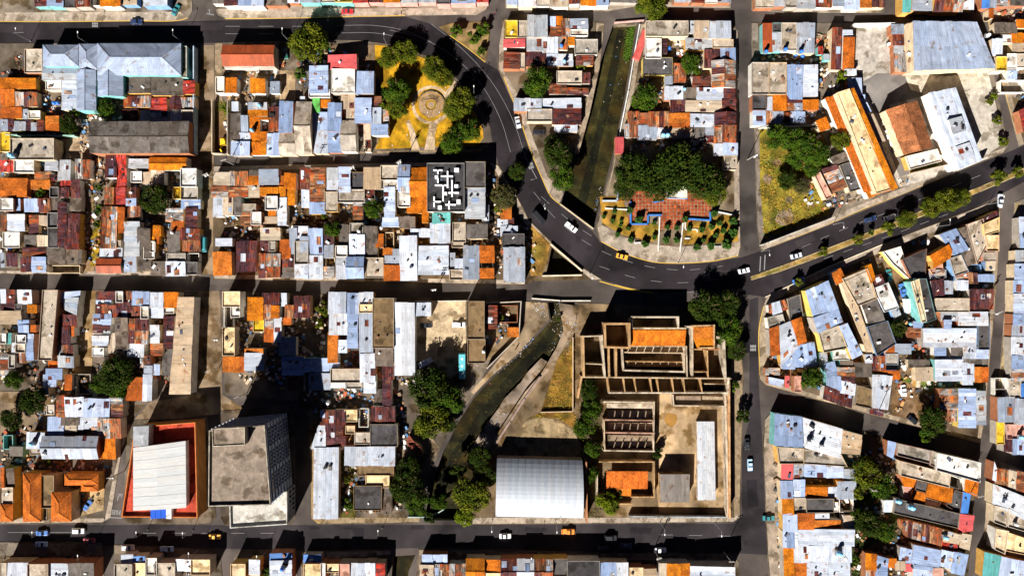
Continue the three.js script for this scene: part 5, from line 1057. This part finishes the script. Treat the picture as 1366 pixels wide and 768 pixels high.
// ---------- vehicles ----------
const profile = (pts, w, bev = 0.09) => { const s = new THREE.Shape(pts.map(([x, y]) => new THREE.Vector2(x, y))), g = new THREE.ExtrudeGeometry(s, { depth: w - bev * 2, bevelEnabled: true, bevelThickness: bev, bevelSize: bev * 0.7, bevelSegments: 2, curveSegments: 6 }); g.translate(0, 0, -w / 2 + bev); return g; };
const wheelG = new THREE.CylinderGeometry(0.32, 0.32, 0.22, 16); wheelG.rotateX(Math.PI / 2); const rimG = new THREE.CylinderGeometry(0.18, 0.18, 0.24, 10); rimG.rotateX(Math.PI / 2); const lightG = new THREE.BoxGeometry(0.12, 0.16, 0.36);
const CAR = {
  sedan: { len: 4.4, body: profile([[-2.1, 0.3], [2.1, 0.3], [2.14, 0.62], [1.95, 0.8], [0.95, 0.9], [-1.35, 0.92], [-2.05, 0.86], [-2.14, 0.6]], 1.74), cab: profile([[-1.5, 0.88], [1.0, 0.86], [0.3, 1.34], [-0.85, 1.36]], 1.5, 0.1), roof: profile([[-0.83, 1.36], [0.26, 1.36], [0.16, 1.43], [-0.75, 1.43]], 1.36, 0.06), ax: 1.3 },
  suv: { len: 4.7, body: profile([[-2.25, 0.35], [2.2, 0.35], [2.25, 0.75], [2.05, 0.98], [1.1, 1.05], [-2.15, 1.06], [-2.28, 0.7]], 1.84), cab: profile([[-2.05, 1.03], [1.15, 1.03], [0.55, 1.6], [-1.85, 1.62]], 1.6, 0.1), roof: profile([[-1.82, 1.62], [0.5, 1.62], [0.38, 1.71], [-1.74, 1.71]], 1.46, 0.06), ax: 1.4 },
  pickup: { len: 5, body: profile([[-2.4, 0.4], [2.35, 0.4], [2.4, 0.8], [2.2, 1.0], [1.3, 1.06], [-0.5, 1.06], [-0.5, 0.72], [-2.3, 0.72], [-2.3, 1.0], [-2.42, 1.0]], 1.82), cab: profile([[-0.5, 1.04], [1.35, 1.04], [0.75, 1.6], [-0.42, 1.62]], 1.56, 0.1), roof: profile([[-0.4, 1.62], [0.7, 1.62], [0.58, 1.71], [-0.34, 1.71]], 1.44, 0.06), ax: 1.5 },
  van: { len: 5.6, body: profile([[-2.7, 0.4], [2.7, 0.4], [2.75, 0.9], [2.45, 1.25], [2.0, 2.15], [-2.6, 2.2], [-2.75, 1.9]], 1.95), cab: profile([[1.9, 1.25], [2.5, 1.25], [2.1, 2.0], [1.8, 2.0]], 1.8, 0.05), roof: profile([[-2.55, 2.2], [1.9, 2.16], [1.8, 2.25], [-2.5, 2.29]], 1.7, 0.06), ax: 1.75 },
};
const carCol = { white: [0.78, 0.78, 0.78], black: [0.012, 0.012, 0.015], navy: [0.015, 0.03, 0.09], red: [0.5, 0.015, 0.02], silver: [0.5, 0.52, 0.55], yellow: [0.75, 0.36, 0.03], orange: [0.72, 0.22, 0.02], teal: [0.03, 0.2, 0.22], 'pale blue': [0.4, 0.6, 0.78], maroon: [0.3, 0.05, 0.05], blue: [0.05, 0.15, 0.45], green: [0.01, 0.08, 0.05] }, carMat = {};
const headM = new THREE.MeshStandardMaterial({ color: new THREE.Color(0.75, 0.75, 0.72), roughness: 0.2 }), tailM = new THREE.MeshStandardMaterial({ color: new THREE.Color(0.4, 0.01, 0.01), roughness: 0.3 });
function car(x, y, deg, col, kind, where, big = 1, group) {
  const k = CAR[kind], cm = carMat[col] ||= new THREE.MeshPhysicalMaterial({ color: new THREE.Color(...carCol[col]), roughness: 0.45, clearcoat: 0.6, clearcoatRoughness: 0.15 }), p = P(x, y, 0.8);
  const tx = col === 'yellow' && kind === 'sedan', t = thing(tx ? 'taxi' : kind === 'van' ? 'van' : kind === 'pickup' ? 'pickup_truck' : 'parked_car', `${col} ${tx ? 'taxi' : kind === 'sedan' ? 'car' : kind} ${where}`, tx ? 'taxi' : kind === 'van' ? 'van' : kind === 'pickup' ? 'pickup' : 'car', V(p.x, 0.02, p.z), group); t.rotation.y = -deg * Math.PI / 180; t.scale.setScalar(big);
  obj('body', k.body, cm, t); obj('window_band', k.cab, M.glass, t); obj('roof', k.roof, cm, t);
  for (const sx of [-1, 1]) for (const sz of [-1, 1]) { const w = obj('wheel', wheelG, M.rubber, t); w.position.set(sx * k.ax, 0.32, sz * 0.78); const r = obj('rim', rimG, M.steel, w); r.position.z = 0; }
  for (const sz of [-1, 1]) { const a = obj('headlight', lightG, headM, t); a.position.set(k.len / 2 - 0.14, 0.68, sz * 0.6); const b = obj('tail_light', lightG, tailM, t); b.position.set(-k.len / 2 + 0.16, 0.72, sz * 0.6); }
  if (kind === 'pickup') { const b = new MB(); b.box(V(-1.4, 0.73, 0), 1.7, 0.02, 1.4, [0.02, 0.02, 0.02]); b.build('bed_liner', M.plain, t); }
}
`181 29 0 navy sedan|on the avenue edge by the painted shops
234 13 -62 teal sedan|parked on the pavement by the corner
463 15 0 red sedan|parked before the white fronted row
691 163 78 silver sedan|rounding the avenue bend
719 176 0 black suv|parked on the paved corner near the stream
719 290 48 black van|on the avenue bend by the stream parapet
762 303 38 white pickup|on the avenue bend over the stream
830 342 14 yellow sedan|passing the park pavement
993 361 -12 white sedan|on the avenue at the lane crossing
1063 341 -14 silver sedan|passing the planted median near the crossing
1066 374 -18 blue sedan|in the shade under the median
1188 290 -20 white suv|on the avenue beside the median trees
1183 153 -8 white sedan|parked beside the terracotta roof, first of the row
1185 163 -10 white sedan|parked beside the terracotta roof, second of the row
1190 172 -10 white sedan|parked beside the terracotta roof, third of the row
1192 181 -10 white sedan|parked beside the terracotta roof, fourth of the row
1196 190 -12 white sedan|parked beside the terracotta roof, fifth of the row
1199 199 -12 black sedan|parked at the end of the white row
1187 367 80 teal sedan|in the dirt yard beside the slanting charcoal roof
1205 387 78 blue pickup|in the narrow yard behind the white wall
1209 408 86 white van|in the narrow dirt yard
612 433 0 white pickup|in the tan parking yard
568 434 0 black sedan|in the shade of the long workshop
55 711 0 blue sedan|on the long street before the orange hipped houses
104 708 0 white suv|on the long street by the lane mouth
54 726 0 pale blue sedan|in the shaded kerb of the long street
118 721 0 maroon sedan|at the shade edge of the long street
170 730 0 white suv|at the corner by the long street
222 732 0 pale blue pickup|parked in shade across from the red building
286 716 0 yellow sedan|on the long street below the tower
674 715 0 white sedan|on the long street before the barrel roof
758 709 0 orange pickup|on the long street past the barrel roof
815 717 0 black suv|on the long street before the ruin
804 731 0 black sedan|at the shaded kerb before the ruin
835 728 0 navy sedan|at the shaded kerb near the ruin tree
881 734 0 white sedan|at the shaded kerb beyond the ruin
1001 620 88 pale blue sedan|on the lane beside the ruin courtyard
997 592 88 black sedan|on the lane behind the pale blue car
1026 691 0 teal sedan|parked across the pavement by orange roofs
116 674 -52 blue sedan|in the yard of the orange hipped houses
1206 521 82 white sedan|in the brown dirt yard
1218 560 40 black sedan|under the tree of the brown dirt yard
1357 306 85 teal sedan|parked on the yellow-kerbed lane
272 326 90 teal van|in the shaded dirt lane
380 71 80 green sedan|beside the large tree near the red hall
1162 292 -18 navy sedan|on the median side of the avenue
1335 268 95 silver pickup|at the mouth of the yellow-kerbed lane`.split('\n').forEach(s => { const [a, w] = s.split('|'), m = /^(\d+) (\d+) (-?\d+) (.+) (\w+)$/.exec(a); car(+m[1], +m[2], +m[3], m[4], m[5], w); });
{ // the excavator, the long teal trailer and the box truck
  const e = thing('excavator', 'small yellow excavator standing in the open dirt lot', 'excavator', P(300, 192)), Y = [0.75, 0.42, 0.02], mk = (n, f, m = M.gloss) => { const b = new MB(); f(b); return b.build(n, m, e); }; e.position.y = 0.16;
  for (const s of [-1, 1]) mk('track', b => b.box(V(s * 0.95, 0, 0), 0.5, 0.7, 3, [0.02, 0.02, 0.02])); mk('body', b => { b.box(V(0, 0.8, 0.4), 2.2, 1.0, 2.4, Y); b.box(V(0, 0.5, 0), 1.2, 0.3, 1.2, [0.05, 0.05, 0.05]); }); mk('cab', b => b.box(V(-0.6, 1.8, 0), 1, 0.9, 1.4, [0.03, 0.04, 0.05])); mk('cab_roof', b => b.box(V(-0.6, 2.7, 0), 1.1, 0.12, 1.5, Y)); mk('boom', b => { b.slab(V(0.3, 1.8, -0.6), V(0.7, 1.8, -0.6), V(0.7, 3.2, -2.6), V(0.3, 3.2, -2.6), 0.4, Y); b.slab(V(0.3, 3.2, -2.6), V(0.7, 3.2, -2.6), V(0.7, 1.2, -3.8), V(0.3, 1.2, -3.8), 0.35, Y); }); mk('bucket', b => b.box(V(0.5, 0.4, -3.9), 1, 0.8, 0.7, [0.1, 0.08, 0.05])); e.rotation.y = Math.PI;
  const t = thing('bus', 'long teal bus parked at the yard edge in tree shade', 'bus', P(617, 487)), b1 = profile([[-4.6, 0.4], [4.6, 0.4], [4.7, 1.2], [4.5, 2.7], [4.3, 2.85], [-4.5, 2.85], [-4.7, 2.6]], 2.4), bm = new THREE.MeshPhysicalMaterial({ color: new THREE.Color(0.1, 0.4, 0.45), roughness: 0.4, clearcoat: 0.5 }); t.position.y = 0.16; t.rotation.y = Math.PI / 2; obj('body', b1, bm, t); const wb = new MB(); for (const s of [-1, 1]) wb.box(V(0, 1.5, s * 1.2), 8.2, 0.8, 0.06, [0.01, 0.015, 0.02]); wb.build('window_band', M.gloss, t); for (let k = 0; k < 3; k++) { const h = new MB(); h.box(V(-2.6 + k * 2.6, 2.85, 0), 0.8, 0.1, 0.8, [0.5, 0.6, 0.6]); h.build('roof_hatch', M.gloss, t); } for (const sx of [-3, 3]) for (const s of [-1, 1]) { const w = obj('wheel', wheelG, M.rubber, t); w.scale.setScalar(1.4); w.position.set(sx, 0.45, s * 1.08); }
  const k = thing('box_truck', 'white box truck parked askew in the tan yard', 'truck', P(568, 483)); k.position.y = 0.16; k.rotation.y = 0.5; const cb = new MB(), bb = new MB(), ch = new MB(), gl = new MB(); bb.box(V(-0.6, 0.9, 0), 3.8, 2, 2.1, [0.8, 0.8, 0.8]); cb.box(V(2.05, 0.5, 0), 1.3, 1.5, 1.9, [0.75, 0.75, 0.76]); ch.box(V(0, 0.45, 0), 5, 0.3, 1, [0.03, 0.03, 0.03]); gl.box(V(2.5, 1.25, 0), 0.46, 0.7, 1.7, [0.01, 0.015, 0.02]); bb.build('cargo_box', M.gloss, k); cb.build('cab', M.gloss, k); ch.build('chassis', M.plain, k); gl.build('windscreen', M.gloss, k); for (const sx of [-1.7, 1.8]) for (const s of [-1, 1]) { const w = obj('wheel', wheelG, M.rubber, k); w.position.set(sx, 0.34, s * 0.9); }
}
for (const [x, y, a, lab] of [[660, 19, 1.2, 'dark motorcycle turning from the avenue into the side lane'], [689, 464, 0.9, 'dark motorcycle on the dirt track beside the stream'], [653, 512, 0.9, 'dark motorcycle at the lower end of the dirt track']]) { const p = P(x, y), t = thing('motorcycle', lab, 'motorcycle', V(p.x, y > 300 ? 0.3 : 0.03, p.z)), mk = (n, f) => { const b = new MB(); f(b); b.build(n, M.gloss, t); }; for (const sx of [-0.65, 0.65]) { const w = obj('wheel', wheelG, M.rubber, t); w.scale.set(1, 1, 0.6); w.position.set(sx, 0.32, 0); } mk('body', b => { b.box(V(0, 0.5, 0), 0.9, 0.25, 0.28, [0.02, 0.02, 0.025]); b.box(V(0.2, 0.75, 0), 0.45, 0.18, 0.32, [0.25, 0.02, 0.02]); }); mk('seat', b => b.box(V(-0.35, 0.76, 0), 0.7, 0.1, 0.3, [0.01, 0.01, 0.01])); mk('handlebar', b => b.box(V(0.5, 1.0, 0), 0.06, 0.06, 0.75, [0.2, 0.2, 0.2])); mk('fork', b => b.slab(V(0.45, 1.0, -0.1), V(0.55, 1.0, -0.1), V(0.55, 1.0, 0.1), V(0.45, 1.0, 0.1), 0.6, [0.2, 0.2, 0.2])); t.rotation.y = a; }
// ---------- lamp posts, utility poles ----------
{ const pole = new THREE.CylinderGeometry(0.06, 0.11, 8, 8), arm = new THREE.CylinderGeometry(0.045, 0.06, 1.9, 6), head = new THREE.BoxGeometry(0.7, 0.14, 0.28), basep = new THREE.CylinderGeometry(0.2, 0.24, 0.4, 8); arm.rotateZ(Math.PI / 2);
  const lamps = { 'by the straight avenue': '103 43 1|230 40 1|376 38 1|512 45 1|20 38 1', 'on the avenue bend': '632 115 1|727 278 0|790 371 0', 'by the park pavement': '912 356 0|1027 340 0', 'by the median': '1126 303 0|1268 293 1|1340 262 1', 'on the long street': '42 710 1|181 710 1|243 711 1|504 708 1|656 709 0|743 710 0|887 713 0|963 715 0|103 741 1|251 738 1|342 742 1|709 745 1', 'of the round plaza': '543 180 1|553 179 1|570 150 1|586 150 1|523 194 1|569 194 1|594 117 1' };
  for (const [w, s] of Object.entries(lamps)) for (const e of s.split('|')) { const [x, y, up] = e.split(' ').map(Number), sm = /plaza/.test(w), k = sm ? 0.62 : 1, p = P(x, y, 8 * k), t = thing('street_lamp', `grey street lamp ${w}`, 'street lamp', V(p.x, 0.1, p.z), 'street lamps ' + w); t.scale.setScalar(k); const z = up ? 1 : -1; const po = obj('pole', pole, M.steel, t); po.position.set(0, 4, z * 1.8); const a = obj('arm', arm, M.steel, t); a.rotation.y = Math.PI / 2; a.position.set(0, 7.95, z * 0.9); const h = obj('lamp_head', head, M.lampGlass, t); h.position.set(0, 7.98, 0); h.rotation.y = Math.PI / 2; const b = obj('base', basep, M.steel, t); b.position.set(0, 0.2, z * 1.8); } 
  const up = new THREE.CylinderGeometry(0.12, 0.17, 10, 8), cross = new THREE.BoxGeometry(2, 0.14, 0.14), can = new THREE.CylinderGeometry(0.28, 0.28, 0.8, 10), ins = new THREE.CylinderGeometry(0.06, 0.06, 0.22, 6), wood = new THREE.MeshStandardMaterial({ color: new THREE.Color(0.3, 0.27, 0.24), roughness: 0.9 });
  for (const [s, w] of [['297 213', 'at the corner of the open dirt lot'], ['410 221', 'on the lane behind the plaza row'], ['468 222', 'on the lane below green awnings'], ['531 215', 'on the lane beside the plaza'], ['285 453', 'in the lane before the narrow row'], ['276 495', 'at the lane end by the tower plaza'], ['1010 206', 'beside the overgrown lot'], ['1184 552', 'on the slanting lane'], ['1336 417', 'on the yellow-kerbed lane'], ['1310 663', 'by the orange roof on the lane corner'], ['315 530', 'behind the tower block'], ['145 638', 'beside the red terrace building'], ['272 232', 'in the dirt lane by the white roof'], ['578 386', 'on the street before the tan yard'], ['977 750', 'at the corner past the south row'], ['880 746', 'on the south row pavement'], ['1168 655', 'in the green gully']]) { const [x, y] = s.split(' ').map(Number), p = P(x, y, 10), t = thing('utility_pole', `wooden utility pole ${w}`, 'utility pole', V(p.x, 0, p.z), 'utility poles'); obj('pole', up, wood, t).position.y = 5; for (const yy of [9.2, 9.8]) obj('crossarm', cross, wood, t).position.y = yy; if (rnd() < 0.6) for (const d of [-0.45, 0.45]) obj('transformer', can, M.lampGlass, t).position.set(d, 8.3, 0.3); for (const d of [-0.9, 0, 0.9]) obj('insulator', ins, M.lampGlass, t).position.set(d, 9.98, 0); t.rotation.y = rnd() * 0.6; } }
// ---------- water tanks and roof gear ----------
function roofHeight(x, y) { let h = 0.15; for (const p of patches) if (p.code !== 'q' && x > p.x0 && x < p.x1 && y > p.y0 && y < p.y1) h = Math.max(h, p.h + 0.35); return h; }
{ const tg = new THREE.LatheGeometry([[0, 0], [0.62, 0], [0.66, 0.1], [0.6, 0.3], [0.64, 0.5], [0.58, 0.75], [0.62, 0.95], [0.5, 1.15], [0.25, 1.26], [0, 1.28]].map(a => new THREE.Vector2(...a)), 18), lid = new THREE.CylinderGeometry(0.24, 0.26, 0.1, 12), stand = new THREE.BoxGeometry(1.3, 0.9, 1.3), tm = { blue: [0.02, 0.14, 0.6], white: [0.8, 0.8, 0.78], 'sky blue': [0.2, 0.5, 0.8] }, mm = {}; for (const k in tm) mm[k] = new THREE.MeshStandardMaterial({ color: new THREE.Color(...tm[k]), roughness: 0.45 });
  '1023 68 1 blue|1049 65 1 blue|1062 73 1 blue|1070 68 1 blue|1071 75 1 blue|893 64 1 blue|914 118 .8 sky blue|885 180 1.2 sky blue|891 180 1.2 sky blue|71 137 1 blue|76 137 1 blue|15 207 1.5 sky blue|335 173 1 sky blue|12 331 1 blue|508 304 1.2 white|478 308 .9 white|637 298 1 white|621 328 1 white|634 328 1 white|32 592 1.2 sky blue|41 592 1.2 sky blue|57 605 1 white|1120 738 1.5 sky blue|1199 668 1.4 sky blue|1216 676 1.6 sky blue|1263 717 1.2 sky blue|437 537 1.4 white|376 759 1.2 blue|1364 583 1.1 sky blue|1215 432 1.1 sky blue|345 140 1 sky blue|461 483 1 sky blue|466 486 .9 blue|749 60 .9 blue|753 81 .9 sky blue|1320 46 1 white|645 469 .9 white|1187 58 .9 white|1081 590 1 white|1098 596 1 white|228 310 .8 white|372 140 .8 blue|1358 700 .9 white|175 208 .8 blue|59 139 .8 sky blue'.split('|').forEach(s => { const [x, y, k, ...c] = s.split(' '), col = c.join(' '), h = roofHeight(+x, +y) - 0.2, p = P(+x, +y, h + 1.5), near = built.slice().sort((a, b) => Math.hypot(a.cx - x, a.cy - y) - Math.hypot(b.cx - x, b.cy - y))[0], t = thing('water_tank', `${col} water tank on ${near.label.split(' ').slice(0, 11).join(' ')}`, 'water tank', V(p.x, h, p.z), `${col} water tanks on ${near.g.name}`); t.scale.setScalar(+k); obj('stand', stand, M.steel, t).position.y = 0.4; obj('tank_body', tg, mm[col], t).position.y = 0.85; obj('lid', lid, mm[col], t).position.y = 2.15; }); }
{ // white ducts on the black roof and plant on the pale roofs
  const D = (s, h, lab) => { const t = thing('air_duct', lab, 'air duct', null, 'white ducts on the black flat roof'); for (const r of s.split('|')) { const [x0, y0, x1, y1] = r.split(' ').map(Number), a = P(x0, y0, h), c = P(x1, y1, h), b = new MB(); b.box(V((a.x + c.x) / 2, 5.9, (a.z + c.z) / 2), Math.abs(c.x - a.x), h - 5.9, Math.abs(c.z - a.z), [0.84, 0.84, 0.85]); b.build('duct_section', M.gloss, t); } };
  const ducts = ['578 226 590 227.6|583 226 584.8 244', '588 234 604 235.6|596 228 597.8 250', '580 246 596 247.6|590 246 591.8 268', '602 240 603.8 262|598 256 612 257.6', '578 262 579.8 276|578 268 588 269.6', '598 268 599.8 279|594 272 608 273.6', '606 224 612 229', '580 234 584 238', '606 246 611 250', '592 256 596 260', '609 266 614 272', '584 274 589 279'];
  ducts.forEach((q, i) => D(q, 6.9 + (i % 4) * 0.12, `${i < 6 ? 'thin white rooftop duct' : 'white rooftop unit'} ${['at the street edge', 'crossing the roof middle', 'with a long stem', 'beside the grey roofs', 'near the orange roof', 'near the teal roof', 'at the street corner', 'beside the first duct', 'by the grey roof', 'between two stems', 'at the far corner', 'next to the teal roof'][i]} of the black roof`));
  const junkM = M.plain, cols = [[0.03, 0.03, 0.035], [0.5, 0.5, 0.5], [0.2, 0.1, 0.06], [0.02, 0.02, 0.02], [0.6, 0.58, 0.55], [0.06, 0.07, 0.1]];
  for (const B of built) { const k = Math.min(7, Math.round(B.a / 420 * rr(0.2, 1.2))); for (let i = 0; i < k; i++) { const p = pick(B.L.ps); if (p.code === 'q' || 'Oo'.includes(p.code) || p.shape) continue; const u = rr(0.2, 0.8), v = rr(0.2, 0.8), a = P(p.c[0][0], p.c[0][1], p.h).lerp(P(p.c[1][0], p.c[1][1], p.h), u), c = P(p.c[3][0], p.c[3][1], p.h).lerp(P(p.c[2][0], p.c[2][1], p.h), u), q = a.lerp(c, v).sub(B.g.position), b = new MB(), s = rr(0.25, 0.9); b.box(V(q.x, p.h - 0.5, q.z), s, 0.6 + rr(0.08, 0.5), s * rr(0.3, 2.2), pick(cols), rnd() * 3); b.build('roof_unit', junkM, B.g); } }
}
// ---------- clutter in the yards and rubbish along the stream: too much to count ----------
{ const b = new MB(), cols = [[0.4, 0.3, 0.2], [0.2, 0.13, 0.08], [0.55, 0.5, 0.45], [0.05, 0.05, 0.06], [0.3, 0.08, 0.04], [0.1, 0.2, 0.35], [0.6, 0.58, 0.56], [0.35, 0.2, 0.08], [0.16, 0.1, 0.06], [0.1, 0.08, 0.06]], skip = [7, 8, 11];
  const yards = blockPts.filter((_, i) => ![0, 1, 2, 3, 4, 8, 10].includes(i)); let n = 0, tries = 0;
  while (n < 4200 && tries < 60000) { tries++; const x = rr(0, 1366), y = rr(0, 768); if (x > 495 && x < 660 && y < 208) continue; if (x > 98 && x < 128 && y > 386 && y < 505 && rnd() < 0.85) continue; if (x > 554 && x < 622 && y > 400 && y < 500) continue; if (x > 370 && x < 396 && y > 92 && y < 135) continue; if (x > 790 && x < 990 && y > 200 && y < 355) continue; if (x > 770 && x < 990 && y > 400 && y < 700) continue; if (x > 1140 && x < 1345 && y > 30 && y < 240) continue; const p = P(x, y); if (!yards.some(q => inPoly(q, p.x, p.z) && [[4, 0], [-4, 0], [0, 4], [0, -4]].every(d => inPoly(q, p.x + d[0], p.z + d[1])))) continue; if (patches.some(q => q.code !== 'q' && x > q.x0 - 1 && x < q.x1 + 1 && y > q.y0 - 1 && y < q.y1 + 1)) continue; if (!patches.some(q => x > q.x0 - 14 && x < q.x1 + 14 && y > q.y0 - 8 && y < q.y1 + 14)) continue; const s = rr(0.25, 1.2); b.box(V(p.x, 0.1, p.z), s, rr(0.15, 0.9), s * rr(0.4, 1.8), vary(pick(cols), 0.3), rnd() * 3); n++; }
  tag(b.build('yard_clutter', M.plain), 'scattered crates, planks and junk in the walled yards', 'clutter', null, 'stuff');
  const g = new MB(), strip = (s, w, k, y) => { const c = new THREE.CatmullRomCurve3(poly(s)); for (let i = 0; i < k; i++) { const p = c.getPoint(rnd()), e = rr(0.1, 0.34); g.box(V(p.x + rr(-w, w), y, p.z + rr(-w, w)), e, e * 0.5, e * rr(0.5, 1.5), vary(pick([[0.45, 0.44, 0.43], [0.3, 0.22, 0.14], [0.2, 0.15, 0.1], [0.4, 0.37, 0.33], [0.1, 0.2, 0.4], [0.3, 0.24, 0.17], [0.4, 0.3, 0.2], [0.06, 0.06, 0.06]]), 0.2), rnd() * 3); } };
  strip('745 405 742 430 748 450 738 475 722 495', 2, 120, -2.55); strip('715 408 725 418', 1.8, 90, 0.15); strip('760 425 764 440 760 470', 1.6, 100, 0.15); strip('712 450 690 474 660 498', 0.8, 70, 0.16); strip('795 300 800 270 805 250', 1.2, 60, -3.15); strip('672 545 660 560 640 585', 1.4, 40, -1.18); strip('815 140 830 90 838 50', 4, 14, -3.15);
  tag(g.build('litter', M.plain), 'pale rubbish strewn along the stream banks', 'litter', null, 'stuff');
  // low weeds on the dry ground and in the stream bed
  const wg = new MB(), weeds = (s, k, y, cc, sz) => { const pts = poly(s), xs = pts.map(p => p.x), zs = pts.map(p => p.z); for (let i = 0; i < k; i++) { const x = rr(Math.min(...xs), Math.max(...xs)), z = rr(Math.min(...zs), Math.max(...zs)); if (!inPoly(pts, x, z)) continue; const col = pick(cc), e = rr(0.5, 1.3) * sz; for (let j = 0; j < 12; j++) { const p = V(x + rr(-e, e), y + rr(0.02, e * 0.55), z + rr(-e, e)), u = V(rr(-1, 1), rr(-0.5, 0.5), rr(-1, 1)).multiplyScalar(0.3 * sz), w = V(rr(-1, 1), rr(0, 0.5), rr(-1, 1)).multiplyScalar(0.3 * sz), c = vary(col, 0.25); wg.tri(p.clone().sub(u), p.clone().add(w), p.clone().add(u), c); } } };
  const DRYW = [[0.35, 0.2, 0.03], [0.2, 0.16, 0.03], [0.42, 0.24, 0.03], [0.1, 0.1, 0.02]], GRW = [[0.05, 0.07, 0.012], [0.08, 0.09, 0.015], [0.03, 0.05, 0.01]];
  weeds('1013 172 1092 166 1106 200 1086 232 1108 285 1030 315 1020 318 1014 250', 620, 0.2, DRYW, 1); weeds('744 478 765 450 764 548 722 548', 240, 0.2, DRYW, 0.8); weeds('722 550 766 550 770 575 745 558 715 556 700 560', 80, 0.2, DRYW, 0.8); weeds('840 32 850 31 843 76 834 76', 260, -3.1, [[0.05, 0.1, 0.01], [0.07, 0.12, 0.012]], 1); weeds('818 33 850 31 822 190 793 300 750 272 772 205', 260, -3.15, [[0.05, 0.04, 0.012], [0.04, 0.05, 0.012]], 0.7); weeds('735 428 766 425 716 505 640 622 590 640 632 531', 420, -2.55, [[0.06, 0.05, 0.015], [0.03, 0.035, 0.01], [0.08, 0.06, 0.02]], 0.8); weeds('690 448 652 486 640 510 634 505 660 470', 90, 0.18, GRW, 0.7); weeds('1142 640 1190 645 1200 700 1150 735 1136 800', 420, 0.2, GRW, 1.2); weeds('1138 700 1156 735 1150 800 1136 800', 160, 0.2, GRW, 1.1); weeds('452 600 476 625 474 690 452 690', 160, 0.2, [[0.07, 0.07, 0.015], [0.12, 0.1, 0.02]], 0.9); weeds('774 500 800 500 800 690 782 690', 260, 0.2, GRW, 1.2); weeds('122 245 134 245 131 355 120 355', 90, 0.2, GRW, 0.8); weeds('500 60 566 78 626 136 644 172 638 194 500 199', 160, 0.25, [[0.4, 0.22, 0.02], [0.3, 0.18, 0.02]], 0.5); weeds('1040 356 1100 334 1250 274 1330 241 1330 244 1250 279 1100 339', 160, 0.2, GRW, 0.7); weeds('286 136 307 136 307 160 290 160', 60, 0.2, [[0.12, 0.14, 0.02]], 0.8); weeds('704 300 734 325 722 367 708 368', 60, 0.2, DRYW, 0.6);
  tag(wg.build('weeds', M.leaf), 'low dry and green weeds on the open plots and stream bed', 'weeds', null, 'stuff');
}
renderer.render(scene, camera);
